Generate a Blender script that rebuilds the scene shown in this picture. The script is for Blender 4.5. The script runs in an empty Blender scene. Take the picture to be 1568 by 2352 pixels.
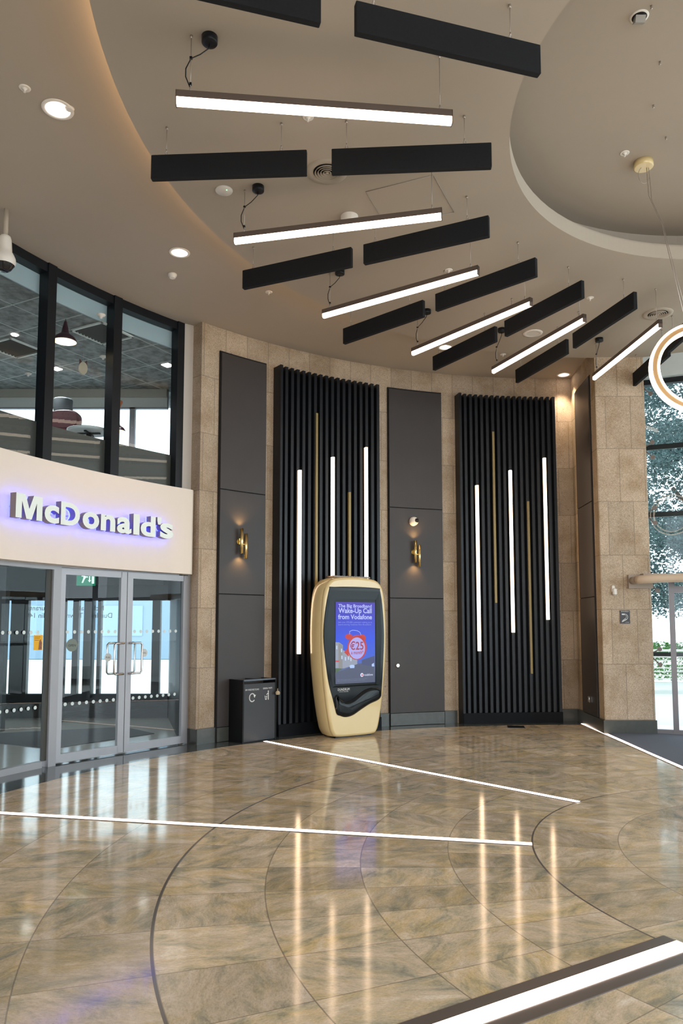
import bpy, math, random
from math import sin, cos, radians, pi
from mathutils import Vector, Matrix

# ------------------------------------------------------------------ camera, world, big lights, exposure
SC = bpy.context.scene
COL = SC.collection
cd = bpy.data.cameras.new('camera')
cam = bpy.data.objects.new('camera', cd)
COL.objects.link(cam)
cd.sensor_fit = 'VERTICAL'
cd.sensor_height = 36.0
cd.sensor_width = 24.0
cd.lens = 1700.0 / 2352.0 * 36.0
cd.shift_y = 115.0 / 2352.0
cd.clip_start = 0.05
cd.clip_end = 400
cam.location = (0, 0, 1.6)
cam.rotation_euler = (radians(90 + 4.8417), 0, 0)
SC.camera = cam

wd = bpy.data.worlds.new('overcast_sky')
SC.world = wd
wd.use_nodes = True
bg = wd.node_tree.nodes['Background']
bg.inputs['Color'].default_value = (0.80, 0.90, 1.0, 1)
bg.inputs['Strength'].default_value = 3.2

SC.view_settings.view_transform = 'Standard'
SC.view_settings.look = 'None'
SC.view_settings.gamma = 1.0
SC.view_settings.use_curve_mapping = False
SC.view_settings.exposure = 0.0

def area_light(name, loc, target, sx, sy, power, color):
    ld = bpy.data.lights.new(name, 'AREA')
    ld.shape = 'RECTANGLE'; ld.size = sx; ld.size_y = sy
    ld.energy = power; ld.color = color
    o = bpy.data.objects.new(name, ld)
    COL.objects.link(o)
    o.location = loc
    d = Vector(target) - Vector(loc)
    o.rotation_euler = d.to_track_quat('-Z', 'Y').to_euler()
    return o

# area lamps: daylight at the side glass front, added warm fill at the rear
area_light('daylight_side_glazing', (10.9, 4.5, 2.8), (3.0, 6.5, 2.0), 8.0, 5.0, 300, (0.80, 0.90, 1.0))
area_light('rear_fill_light', (4.0, -3.6, 3.0), (1.5, 9.0, 2.6), 9.0, 5.0, 330, (1.0, 0.92, 0.82))

# ------------------------------------------------------------------ helpers
class MB:
    """collects shapes into ONE mesh"""
    def __init__(s):
        s.v = []; s.f = []; s.m = []; s.sm = []; s.uv = {}
    def add(s, vs, fs, mi=0, smooth=False):
        b = len(s.v)
        s.v += [tuple(v) for v in vs]
        for f in fs:
            s.f.append(tuple(i + b for i in f)); s.m.append(mi); s.sm.append(smooth)
        return s
    def box(s, c, size, rz=0.0, mi=0, mat=None):
        x, y, z = [a / 2 for a in size]
        vs = [(-x,-y,-z),(x,-y,-z),(x,y,-z),(-x,y,-z),(-x,-y,z),(x,-y,z),(x,y,z),(-x,y,z)]
        M = Matrix.Translation(c) @ (mat if mat else Matrix.Rotation(rz, 4, 'Z'))
        s.add([M @ Vector(v) for v in vs], [(0,3,2,1),(4,5,6,7),(0,1,5,4),(1,2,6,5),(2,3,7,6),(3,0,4,7)], mi)
        return s
    def bevbox(s, c, size, b=0.01, rz=0.0, mi=0):
        """box with chamfered vertical and horizontal edges"""
        x, y, z = [a / 2 for a in size]
        prof = [(-z, b), (-z + b, 0), (z - b, 0), (z, b)]
        M = Matrix.Translation(c) @ Matrix.Rotation(rz, 4, 'Z')
        vs = []
        for zz, ins in prof:
            X, Y = x - ins, y - ins
            for (px, py) in ((-X+b,-Y),(X-b,-Y),(X,-Y+b),(X,Y-b),(X-b,Y),(-X+b,Y),(-X,Y-b),(-X,-Y+b)):
                vs.append(M @ Vector((px, py, zz)))
        fs = [tuple(reversed(range(8))), tuple(range(24, 32))]
        for k in range(3):
            for i in range(8):
                j = (i + 1) % 8
                fs.append((k*8+i, k*8+j, k*8+8+j, k*8+8+i))
        return s.add(vs, fs, mi)
    def lathe(s, c, prof, n=24, mi=0, smooth=True, mat=None, cap=True):
        """prof: list of (r, z)"""
        M = Matrix.Translation(c) @ (mat if mat else Matrix.Identity(4))
        vs = []
        for r, z in prof:
            for i in range(n):
                a = 2*pi*i/n
                vs.append(M @ Vector((r*cos(a), r*sin(a), z)))
        fs = []
        for k in range(len(prof)-1):
            for i in range(n):
                j = (i+1) % n
                fs.append((k*n+i, k*n+j, k*n+n+j, k*n+n+i))
        s.add(vs, fs, mi, smooth)
        if cap:
            L = len(prof) - 1
            cp = []
            b = len(s.v) - len(vs)
            if prof[0][0] > 1e-5: s.f.append(tuple(b + i for i in reversed(range(n)))); s.m.append(mi); s.sm.append(False)
            if prof[L][0] > 1e-5: s.f.append(tuple(b + L*n + i for i in range(n))); s.m.append(mi); s.sm.append(False)
        return s
    def cyl(s, p0, p1, r, n=12, mi=0, r1=None):
        p0 = Vector(p0); p1 = Vector(p1); d = p1 - p0
        R = d.to_track_quat('Z', 'Y').to_matrix().to_4x4()
        return s.lathe(p0, [(r, 0), (r if r1 is None else r1, d.length)], n, mi, True, R)
    def tube(s, pts, r, n=8, mi=0, closed=False):
        pts = [Vector(p) for p in pts]
        N = len(pts); vs = []
        up = None
        for k in range(N):
            a = pts[(k-1) % N] if (closed or k > 0) else pts[0]
            b = pts[(k+1) % N] if (closed or k < N-1) else pts[-1]
            t = (b - a).normalized()
            if up is None:
                up = Vector((0,0,1)) if abs(t.z) < 0.9 else Vector((1,0,0))
            u = (up - t*up.dot(t)).normalized(); w = t.cross(u); up = u
            for i in range(n):
                an = 2*pi*i/n
                vs.append(pts[k] + u*cos(an)*r + w*sin(an)*r)
        fs = []
        for k in range(N if closed else N-1):
            k2 = (k+1) % N
            for i in range(n):
                j = (i+1) % n
                fs.append((k*n+i, k*n+j, k2*n+j, k2*n+i))
        if not closed:
            fs.append(tuple(reversed(range(n)))); fs.append(tuple((N-1)*n+i for i in range(n)))
        return s.add(vs, fs, mi, True)
    def prism(s, poly, z0, z1, mi=0, side=None):
        n = len(poly)
        vs = [(x, y, z0) for x, y in poly] + [(x, y, z1) for x, y in poly]
        fs = [tuple(reversed(range(n))), tuple(range(n, 2*n))]
        s.add(vs, fs, mi)
        b = len(s.v) - 2*n
        for i in range(n):
            j = (i+1) % n
            s.f.append((b+i, b+j, b+n+j, b+n+i)); s.m.append(mi if side is None else side); s.sm.append(False)
        return s
    def arcwall(s, c, r0, r1, a0, a1, z0, z1, n=16, mi=0, ends=True):
        """solid between radii r0<r1, angles degrees"""
        vs = []
        for k in range(n+1):
            a = radians(a0 + (a1-a0)*k/n)
            for r, z in ((r0,z0),(r0,z1),(r1,z1),(r1,z0)):
                vs.append((c[0]+r*cos(a), c[1]+r*sin(a), z))
        fs = []
        for k in range(n):
            for i in range(4):
                j = (i+1) % 4
                fs.append((k*4+i, k*4+4+i, k*4+4+j, k*4+j))
        if ends:
            fs += [(0,1,2,3), (n*4+3, n*4+2, n*4+1, n*4)]
        return s.add(vs, fs, mi)
    def build(s, name, mats, parent=None, loc=None, smooth_all=False):
        me = bpy.data.meshes.new(name)
        me.from_pydata(s.v, [], s.f)
        if not isinstance(mats, (list, tuple)): mats = [mats]
        for m in mats: me.materials.append(m)
        me.polygons.foreach_set('material_index', s.m)
        me.polygons.foreach_set('use_smooth', s.sm)
        me.update()
        o = bpy.data.objects.new(name, me)
        COL.objects.link(o)
        if parent is not None: o.parent = parent
        if loc is not None: o.location = loc
        return o

def tag(o, label=None, cat=None, group=None, kind=None):
    if label: o['label'] = label
    if cat: o['category'] = cat
    if group: o['group'] = group
    if kind: o['kind'] = kind
    return o

def empty(name, loc=(0,0,0), rz=0.0, label=None, cat=None, group=None):
    o = bpy.data.objects.new(name, None)
    COL.objects.link(o)
    o.location = loc; o.rotation_euler = (0, 0, rz)
    o.empty_display_size = 0.1
    return tag(o, label, cat, group)

def struct(name, mb, mat, parent=None, label=None):
    o = mb.build(name, mat, parent)
    if parent is None: o['kind'] = 'structure'
    if label: o['label'] = label
    return o

def sempty(name):
    o = empty(name); o['kind'] = 'structure'; return o

def copy_tree(o, parent=None):
    c = o.copy(); COL.objects.link(c)
    if parent is not None: c.parent = parent
    for ch in list(o.children):
        copy_tree(ch, c)
    return c

def text_geo(txt, size=1.0, extrude=0.0, offset=0.0, align='LEFT', res=4):
    """mesh data (verts, faces) of a line of lettering in the xy plane"""
    cu = bpy.data.curves.new('lettering', 'FONT')
    cu.body = txt; cu.size = size; cu.extrude = extrude; cu.offset = offset
    cu.align_x = align; cu.resolution_u = res
    ob = bpy.data.objects.new('lettering', cu)
    COL.objects.link(ob)
    dg = bpy.context.evaluated_depsgraph_get()
    me = bpy.data.meshes.new_from_object(ob.evaluated_get(dg))
    vs = [tuple(v.co) for v in me.vertices]
    fs = [tuple(p.vertices) for p in me.polygons]
    nz = [p.normal.z for p in me.polygons]
    bpy.data.objects.remove(ob); bpy.data.curves.remove(cu); bpy.data.meshes.remove(me)
    return vs, fs, nz

def frame(origin, xdir, normal):
    """4x4: local x=xdir, y=up(world z), z=outward normal"""
    x = Vector(xdir).normalized(); n = Vector(normal).normalized()
    y = n.cross(x).normalized()
    M = Matrix((x, y, n)).transposed().to_4x4()
    M.translation = Vector(origin)
    return M

def fit_text(mb, M, txt, x0, y0, w=None, h=None, mi=0, extrude=0.0015, offset=0.0, flip=False):
    """places text with its bounding box at (x0,y0) lower-left with width w / height h"""
    vs, fs, nz = text_geo(txt, 1.0, 0.0, offset)
    xs = [v[0] for v in vs]; ys = [v[1] for v in vs]
    bw = max(xs)-min(xs); bh = max(ys)-min(ys)
    sx = (w/bw) if w else None; sy = (h/bh) if h else None
    if sx is None: sx = sy
    if sy is None: sy = sx
    out = []
    for v in vs:
        X = (v[0]-min(xs))*sx; Y = (v[1]-min(ys))*sy
        if flip: X = (bw*sx) - X
        out.append(M @ Vector((x0+X, y0+Y, extrude)))
    mb.add(out, fs, mi)

def pol(c, r, deg, z=0.0):
    a = radians(deg)
    return Vector((c[0]+r*cos(a), c[1]+r*sin(a), z))

# ------------------------------------------------------------------ node helpers / materials
class E:
    """tiny expression builder for shader maths"""
    def __init__(s, nt, sock): s.nt = nt; s.s = sock
    def _m(s, op, *o, **k):
        n = s.nt.nodes.new('ShaderNodeMath'); n.operation = op
        for i, a in enumerate((s,) + o):
            if isinstance(a, E): s.nt.links.new(a.s, n.inputs[i])
            else: n.inputs[i].default_value = a
        return E(s.nt, n.outputs[0])
    def __add__(s, o): return s._m('ADD', o)
    def __sub__(s, o): return s._m('SUBTRACT', o)
    def __mul__(s, o): return s._m('MULTIPLY', o)
    def __truediv__(s, o): return s._m('DIVIDE', o)
    def floor(s): return s._m('FLOOR')
    def frac(s): return s._m('FRACT')
    def sqrt(s): return s._m('SQRT')
    def abs(s): return s._m('ABSOLUTE')
    def sin(s): return s._m('SINE')
    def cos(s): return s._m('COSINE')
    def lt(s, o): return s._m('LESS_THAN', o)
    def gt(s, o): return s._m('GREATER_THAN', o)
    def max(s, o): return s._m('MAXIMUM', o)
    def min(s, o): return s._m('MINIMUM', o)
    def atan2(s, o): return s._m('ARCTAN2', o)
    def mod(s, o): return s._m('FLOORED_MODULO', o)

def newmat(name):
    m = bpy.data.materials.new(name); m.use_nodes = True
    nt = m.node_tree
    b = nt.nodes['Principled BSDF']
    return m, nt, b

def setv(b, **k):
    for key, val in k.items():
        key = key.replace('_', ' ')
        i = b.inputs[key]
        if key in ('Base Color', 'Emission Color') and len(val) == 3: val = (*val, 1)
        i.default_value = val

def simple(name, col, rough=0.5, metal=0.0, noise=0.06, nscale=8.0, bump=0.0, emit=None, estr=0.0, spec=0.5, coat=0.0):
    m, nt, b = newmat(name)
    setv(b, Base_Color=col, Roughness=rough, Metallic=metal)
    b.inputs['Specular IOR Level'].default_value = spec
    b.inputs['Coat Weight'].default_value = coat
    if noise > 0:
        tc = nt.nodes.new('ShaderNodeTexCoord')
        n = nt.nodes.new('ShaderNodeTexNoise'); n.inputs['Scale'].default_value = nscale; n.inputs['Detail'].default_value = 5
        nt.links.new(tc.outputs['Object'], n.inputs['Vector'])
        mx = nt.nodes.new('ShaderNodeMix'); mx.data_type = 'RGBA'
        mx.inputs[6].default_value = (*[c*(1-noise) for c in col], 1)
        mx.inputs[7].default_value = (*[min(1, c*(1+noise)) for c in col], 1)
        nt.links.new(n.outputs['Fac'], mx.inputs[0])
        nt.links.new(mx.outputs[2], b.inputs['Base Color'])
        if bump > 0:
            bp = nt.nodes.new('ShaderNodeBump'); bp.inputs['Strength'].default_value = bump; bp.inputs['Distance'].default_value = 0.01
            nt.links.new(n.outputs['Fac'], bp.inputs['Height']); nt.links.new(bp.outputs[0], b.inputs['Normal'])
    if emit:
        setv(b, Emission_Color=emit); b.inputs['Emission Strength'].default_value = estr
    return m

def emat(name, col, strength):
    m, nt, b = newmat(name)
    setv(b, Base_Color=(0.8,0.8,0.8), Emission_Color=col, Roughness=0.4)
    b.inputs['Emission Strength'].default_value = strength
    return m

def glassmat(name, tint=(0.93,0.97,0.96), refl=1.0, ior=1.5):
    m = bpy.data.materials.new(name); m.use_nodes = True
    nt = m.node_tree; nt.nodes.clear()
    out = nt.nodes.new('ShaderNodeOutputMaterial')
    tr = nt.nodes.new('ShaderNodeBsdfTransparent'); tr.inputs[0].default_value = (*tint, 1)
    gl = nt.nodes.new('ShaderNodeBsdfGlossy'); gl.inputs['Roughness'].default_value = 0.0
    fr = nt.nodes.new('ShaderNodeFresnel'); fr.inputs[0].default_value = ior
    mu = nt.nodes.new('ShaderNodeMath'); mu.operation = 'MULTIPLY'; mu.inputs[1].default_value = refl; mu.use_clamp = True
    mx = nt.nodes.new('ShaderNodeMixShader')
    ge = nt.nodes.new('ShaderNodeNewGeometry')
    ff = nt.nodes.new('ShaderNodeMath'); ff.operation = 'SUBTRACT'; ff.inputs[0].default_value = 1.0; nt.links.new(ge.outputs['Backfacing'], ff.inputs[1])
    m2 = nt.nodes.new('ShaderNodeMath'); m2.operation = 'MULTIPLY'; nt.links.new(fr.outputs[0], m2.inputs[0]); nt.links.new(ff.outputs[0], m2.inputs[1])
    nt.links.new(m2.outputs[0], mu.inputs[0]); nt.links.new(mu.outputs[0], mx.inputs[0])
    nt.links.new(tr.outputs[0], mx.inputs[1]); nt.links.new(gl.outputs[0], mx.inputs[2])
    nt.links.new(mx.outputs[0], out.inputs[0])
    return m

WC = (3.65, 4.77)        # centre of the curved walls
FC = (3.80, 5.05)        # centre of the floor pattern
CC = (3.98, 5.38)        # centre of the ceiling disc

def ramp(nt, fac, stops):
    r = nt.nodes.new('ShaderNodeValToRGB')
    cr = r.color_ramp
    while len(cr.elements) < len(stops): cr.elements.new(0.5)
    for e, (p, c) in zip(cr.elements, stops):
        e.position = p; e.color = (*c, 1)
    nt.links.new(fac, r.inputs[0])
    return r.outputs[0]

def mixc(nt, fac, a, b, blend='MIX'):
    mx = nt.nodes.new('ShaderNodeMix'); mx.data_type = 'RGBA'; mx.blend_type = blend
    for i, v in ((0, fac), (6, a), (7, b)):
        if isinstance(v, E): nt.links.new(v.s, mx.inputs[i])
        elif isinstance(v, bpy.types.NodeSocket): nt.links.new(v, mx.inputs[i])
        elif isinstance(v, (int, float)): mx.inputs[i].default_value = v
        else: mx.inputs[i].default_value = (*v, 1)
    return mx.outputs[2]

def granite_floor():
    m, nt, b = newmat('polished_granite')
    g = nt.nodes.new('ShaderNodeNewGeometry')
    sp = nt.nodes.new('ShaderNodeSeparateXYZ'); nt.links.new(g.outputs['Position'], sp.inputs[0])
    X = E(nt, sp.outputs[0]); Y = E(nt, sp.outputs[1])
    dx = X - FC[0]; dy = Y - FC[1]
    r = (dx*dx + dy*dy).sqrt()
    th = (dy.atan2(dx) * (180/pi)) + 360.0          # degrees, positive
    step = 0.609
    rr = (r - 0.02) / step                            # ring joints at 0.63,1.24,1.85,2.46,3.07,3.67,4.28,4.9,5.5
    ring = rr.floor()
    rf = rr.frac()
    inner = r.lt(2.46)
    deg = inner*6.0 + 6.0
    tt = (th + 0.0) / deg
    tile = tt.floor(); tf = tt.frac()
    # joints
    dr = rf.min((rf * -1.0) + 1.0) * step
    dt = tf.min((tf * -1.0) + 1.0) * deg * (pi/180) * r
    bold = ((r - 2.46).abs().lt(0.006)).max((r - 4.90).abs().lt(0.0075))
    joint = dr.lt(0.0035).max(dt.lt(0.0028))
    # random per tile
    cv = nt.nodes.new('ShaderNodeCombineXYZ')
    nt.links.new(ring.s, cv.inputs[0]); nt.links.new(tile.s, cv.inputs[1])
    wn = nt.nodes.new('ShaderNodeTexWhiteNoise'); wn.noise_dimensions = '3D'
    nt.links.new(cv.outputs[0], wn.inputs['Vector'])
    sc_ = nt.nodes.new('ShaderNodeSeparateColor'); nt.links.new(wn.outputs['Color'], sc_.inputs[0])
    R1 = E(nt, sc_.outputs[0]); R2 = E(nt, sc_.outputs[1]); R3 = E(nt, sc_.outputs[2])
    # streak direction, slabs are laid with their grain roughly one way
    ang = (R1 - 0.5) * 1.5 + 0.45 + (R3.gt(0.80)) * 0.9
    ca = ang.cos(); sa = ang.sin()
    u = X*ca + Y*sa; v = Y*ca - X*sa
    c2 = nt.nodes.new('ShaderNodeCombineXYZ')
    nt.links.new((u*0.95).s, c2.inputs[0]); nt.links.new((v*1.9).s, c2.inputs[1]); nt.links.new((R2*37.0).s, c2.inputs[2])
    def noise(scale, detail, dist, rough=0.6, vec=c2):
        n = nt.nodes.new('ShaderNodeTexNoise')
        n.inputs['Scale'].default_value = scale; n.inputs['Detail'].default_value = detail
        n.inputs['Distortion'].default_value = dist; n.inputs['Roughness'].default_value = rough
        nt.links.new(vec.outputs[0], n.inputs['Vector'])
        return E(nt, n.outputs['Fac'])
    n1 = noise(3.6, 13, 0.6, 0.70); n2 = noise(2.1, 8, 0.5, 0.68); n3 = noise(7.5, 12, 0.9, 0.80); n4 = noise(60.0, 4, 0.0, 0.8)
    c_a = ramp(nt, n1.s, [(0.33,(0.27,0.26,0.21)), (0.43,(0.44,0.395,0.29)), (0.50,(0.56,0.465,0.335)), (0.57,(0.64,0.525,0.395)), (0.68,(0.76,0.68,0.57))])
    c_b = ramp(nt, n1.s, [(0.35,(0.29,0.27,0.18)), (0.45,(0.50,0.40,0.22)), (0.54,(0.62,0.47,0.26)), (0.65,(0.70,0.59,0.44))])
    gold = ramp(nt, n2.s, [(0.46,(0,0,0)), (0.64,(1,1,1))])
    c = mixc(nt, gold, c_a, c_b)
    veins = ramp(nt, n3.s, [(0.335,(0.75,0.75,0.75)), (0.385,(0,0,0))])
    c = mixc(nt, veins, c, (0.24,0.23,0.20))
    grain = ramp(nt, n4.s, [(0.32,(0.78,0.78,0.78)), (0.5,(1,1,1)), (0.68,(1.14,1.13,1.12))])
    c = mixc(nt, 1.0, c, grain, 'MULTIPLY')
    lightv = ramp(nt, n3.s, [(0.61,(0,0,0)), (0.70,(0.6,0.6,0.6))])
    c = mixc(nt, lightv, c, (0.72,0.64,0.54))
    # whole-slab tone
    tone = R2*0.34 + 0.83
    tc3 = nt.nodes.new('ShaderNodeCombineXYZ')
    nt.links.new(tone.s, tc3.inputs[0]); nt.links.new((tone*0.99).s, tc3.inputs[1]); nt.links.new((tone*0.98 + R3*0.03).s, tc3.inputs[2])
    c = mixc(nt, 1.0, c, tc3.outputs[0], 'MULTIPLY')
    c = mixc(nt, joint*0.62, c, (0.12,0.10,0.08))
    c = mixc(nt, bold, c, (0.13,0.115,0.105))
    # dark slate border that follows the shopfront
    wx = X - WC[0]; wy = Y - WC[1]
    wr = (wx*wx + wy*wy).sqrt()
    border = wr.gt(7.30)
    sl = ramp(nt, n3.s, [(0.3,(0.035,0.045,0.045)), (0.7,(0.085,0.10,0.10))])
    c = mixc(nt, border, c, sl)
    nt.links.new(c, b.inputs['Base Color'])
    rg = n2*0.05 + 0.065
    nt.links.new(rg.s, b.inputs['Roughness'])
    b.inputs['IOR'].default_value = 1.52
    return m

def stone(name, axis='arc', u0=0.0, bw=0.74, off=0.5, base=(0.42,0.33,0.238)):
    """flamed sandstone blocks; courses every 0.812 m from 0.20 m up"""
    m, nt, b = newmat(name)
    g = nt.nodes.new('ShaderNodeNewGeometry')
    sp = nt.nodes.new('ShaderNodeSeparateXYZ'); nt.links.new(g.outputs['Position'], sp.inputs[0])
    X = E(nt, sp.outputs[0]); Y = E(nt, sp.outputs[1]); Z = E(nt, sp.outputs[2])
    if axis == 'arc':
        U = (Y - WC[1]).atan2(X - WC[0]) * 7.716
    elif axis == 'x': U = X
    else: U = Y
    zz = (Z - 0.205) / 0.812
    row = zz.floor(); zf = zz.frac()
    par = row.mod(2.0)
    uu = (U - u0) / bw + par*off
    blk = uu.floor(); uf = uu.frac()
    dz = zf.min(zf*-1.0 + 1.0) * 0.812
    du = uf.min(uf*-1.0 + 1.0) * bw
    jt = dz.lt(0.0045).max(du.lt(0.0045))
    cv = nt.nodes.new('ShaderNodeCombineXYZ')
    nt.links.new(blk.s, cv.inputs[0]); nt.links.new(row.s, cv.inputs[1])
    wn = nt.nodes.new('ShaderNodeTexWhiteNoise'); nt.links.new(cv.outputs[0], wn.inputs['Vector'])
    rnd = E(nt, wn.outputs['Value'])
    def noise(scale, detail, rough=0.6):
        n = nt.nodes.new('ShaderNodeTexNoise')
        n.inputs['Scale'].default_value = scale; n.inputs['Detail'].default_value = detail; n.inputs['Roughness'].default_value = rough
        nt.links.new(g.outputs['Position'], n.inputs['Vector'])
        return E(nt, n.outputs['Fac'])
    f1 = noise(110, 6, 0.85); f2 = noise(2.6, 6); f3 = noise(24, 5, 0.7)
    c = ramp(nt, f1.s, [(0.40,tuple(k*0.52 for k in base)), (0.5,base), (0.60,tuple(min(1,k*1.36) for k in base))])
    stain = ramp(nt, f2.s, [(0.33,(0.80,0.72,0.62)), (0.5,(1.0,0.97,0.94)), (0.66,(1.10,1.08,1.08))])
    c = mixc(nt, 1.0, c, stain, 'MULTIPLY')
    pit = ramp(nt, f3.s, [(0.31,(1,1,1)), (0.36,(0,0,0))])
    c = mixc(nt, pit, c, tuple(k*0.45 for k in base))
    tn = rnd*0.22 + 0.89
    c3 = nt.nodes.new('ShaderNodeCombineXYZ')
    for i in range(3): nt.links.new(tn.s, c3.inputs[i])
    c = mixc(nt, 1.0, c, c3.outputs[0], 'MULTIPLY')
    c = mixc(nt, jt*0.75, c, tuple(k*0.42 for k in base))
    nt.links.new(c, b.inputs['Base Color'])
    b.inputs['Roughness'].default_value = 0.75
    hh = (f1*0.5 + f3*0.5) - jt*0.8
    bp = nt.nodes.new('ShaderNodeBump'); bp.inputs['Strength'].default_value = 0.5; bp.inputs['Distance'].default_value = 0.006
    nt.links.new(hh.s, bp.inputs['Height']); nt.links.new(bp.outputs[0], b.inputs['Normal'])
    return m

def tiled_ceiling():
    """dark mineral-fibre tiles in a pale grid turned to the room"""
    m, nt, b = newmat('mineral_ceiling_tiles')
    g = nt.nodes.new('ShaderNodeNewGeometry')
    sp = nt.nodes.new('ShaderNodeSeparateXYZ'); nt.links.new(g.outputs['Position'], sp.inputs[0])
    X = E(nt, sp.outputs[0]) + 3.46; Y = E(nt, sp.outputs[1]) - 9.82
    a = radians(-28)
    u = (X*cos(a) + Y*sin(a)) / 0.6; v = (Y*cos(a) - X*sin(a)) / 0.6
    fu = (u + 100.0).frac(); fv = (v + 100.0).frac()
    d = fu.min(fu*-1.0+1.0).min(fv.min(fv*-1.0+1.0)) * 0.6
    n = nt.nodes.new('ShaderNodeTexNoise'); n.inputs['Scale'].default_value = 9; n.inputs['Detail'].default_value = 9
    nt.links.new(g.outputs['Position'], n.inputs['Vector'])
    c = ramp(nt, n.outputs['Fac'], [(0.35,(0.10,0.11,0.11)), (0.65,(0.26,0.28,0.28))])
    c = mixc(nt, d.lt(0.010), c, (0.42,0.46,0.46))
    nt.links.new(c, b.inputs['Base Color']); b.inputs['Roughness'].default_value = 0.8
    return m

M = {}
M['floor'] = granite_floor()
M['stone'] = stone('sandstone_arc', 'arc', u0=0.22, bw=0.74*0.5)
M['stone_x'] = stone('sandstone_pier', 'x', u0=4.21-0.38*3, bw=0.38)
M['stone_y'] = stone('sandstone_return', 'y', u0=11.05, bw=0.80, base=(0.42,0.33,0.22))
M['slate'] = simple('green_slate_skirting', (0.055,0.058,0.050), 0.28, noise=0.35, nscale=14)
M['ceil'] = simple('taupe_ceiling_paint', (0.395,0.34,0.275), 0.85, noise=0.02, nscale=2)
M['cream'] = simple('cream_fascia_paint', (0.80,0.70,0.60), 0.55, noise=0.02)
M['white_wall'] = simple('pale_wall_paint', (0.52,0.48,0.43), 0.6, noise=0.02)
M['panel'] = simple('dark_bronze_panel', (0.049,0.042,0.040), 0.42, noise=0.10, nscale=3, spec=0.32)
M['gap'] = simple('black_shadow_gap', (0.006,0.006,0.006), 0.8, noise=0)
M['slat'] = simple('black_lacquer_slat', (0.0065,0.0085,0.0125), 0.36, noise=0.10, nscale=3, spec=0.32)
M['plinth_black'] = simple('black_plinth', (0.005,0.006,0.008), 0.5, noise=0, spec=0.12)
M['baffle'] = simple('black_felt_baffle', (0.011,0.012,0.014), 0.95, noise=0.2, nscale=60, spec=0.25)
M['black_metal'] = simple('black_aluminium', (0.007,0.009,0.012), 0.35, noise=0.05, spec=0.3)
M['brown_metal'] = simple('dark_bronze_aluminium', (0.10,0.072,0.058), 0.4, noise=0.05)
M['alu'] = simple('silver_aluminium_frame', (0.36,0.36,0.38), 0.42, metal=0.35, noise=0.04)
M['steel'] = simple('brushed_steel', (0.62,0.60,0.57), 0.22, metal=1.0, noise=0.04)
M['wire'] = simple('steel_wire', (0.45,0.40,0.36), 0.4, metal=0.7, noise=0)
M['brass'] = simple('satin_brass', (0.80,0.62,0.27), 0.26, metal=1.0, noise=0.04)
M['goldpaint'] = simple('gold_paint_strip', (0.25,0.185,0.075), 0.40, metal=0.35, noise=0.05)
M['led'] = emat('warm_white_diffuser', (1.0,0.76,0.58), 6.5)
M['led_bar'] = emat('warm_white_wall_bar', (1.0,0.68,0.42), 6.0)
M['led_floor'] = emat('warm_white_floor_strip', (1.0,0.76,0.62), 7.0)
M['led_cove'] = emat('warm_cove_strip', (1.0,0.66,0.36), 16.0)
M['down_led'] = emat('downlight_lamp', (1.0,0.84,0.72), 30.0)
M['down_refl'] = simple('downlight_reflector', (0.85,0.82,0.8), 0.25, metal=0.6, noise=0, emit=(1,0.86,0.78), estr=1.2)
M['white'] = simple('white_plastic', (0.72,0.68,0.62), 0.4, noise=0.02)
M['grey_pl'] = simple('grey_plastic', (0.32,0.30,0.27), 0.45, noise=0.02)
M['smoke'] = simple('smoked_dome', (0.01,0.01,0.012), 0.05, noise=0)
M['glass'] = glassmat('clear_glass')
M['glass_up'] = glassmat('upper_glass', (0.95,0.975,0.975), 0.8)
M['glass_door'] = glassmat('door_glass', (0.94,0.97,0.97), 0.85)
M['dots'] = simple('frosted_dots', (0.62,0.70,0.70), 0.6, noise=0, emit=(0.6,0.7,0.7), estr=0.0)
M['champagne'] = simple('champagne_gold_shell', (0.70,0.54,0.27), 0.27, noise=0.02, coat=0.5)
M['gloss_black'] = simple('gloss_black', (0.008,0.010,0.012), 0.09, noise=0, spec=0.22)
M['screen_black'] = simple('screen_surround', (0.008,0.009,0.011), 0.10, noise=0)
M['bin'] = simple('graphite_bin_coating', (0.034,0.035,0.039), 0.38, noise=0.05, spec=0.35)
M['bin_side'] = simple('black_bin_side', (0.006,0.006,0.007), 0.4, noise=0.05, spec=0.2)
M['print_white'] = simple('white_print', (0.75,0.75,0.73), 0.5, noise=0)
M['carpet'] = simple('blue_grey_entrance_carpet', (0.10,0.115,0.15), 0.95, noise=0.45, nscale=160, bump=0.3)
M['tilefloor'] = simple('restaurant_floor_tile', (0.42,0.40,0.35), 0.16, noise=0.08, nscale=3)
M['darkmat'] = simple('dark_door_mat', (0.06,0.063,0.07), 0.9, noise=0.2, nscale=60)
M['dark_wall'] = simple('dark_brown_wall', (0.05,0.045,0.036), 0.5, noise=0.25, nscale=4)
M['charcoal'] = simple('charcoal_panelling', (0.016,0.018,0.020), 0.45, noise=0.1)
M['tiles_up'] = tiled_ceiling()
M['bulk_white'] = simple('white_bulkhead', (0.62,0.66,0.64), 0.7, noise=0.02)
M['bulk_blue'] = simple('pale_blue_pelmet', (0.40,0.50,0.56), 0.6, noise=0.02)
M['film'] = simple('grey_spandrel_panel', (0.075,0.072,0.066), 0.35, noise=0.04)
M['paving'] = simple('pale_stone_paving', (0.80,0.80,0.78), 0.7, noise=0.05, nscale=2)
M['red_vinyl'] = simple('dark_red_upholstery', (0.055,0.006,0.010), 0.6, noise=0.1)
M['grey_fab'] = simple('grey_upholstery', (0.12,0.14,0.15), 0.7, noise=0.1)
M['table_white'] = simple('white_laminate', (0.62,0.66,0.68), 0.35, noise=0.02)
M['maroon'] = simple('maroon_enamel_shade', (0.035,0.010,0.022), 0.3, noise=0.05)
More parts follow.
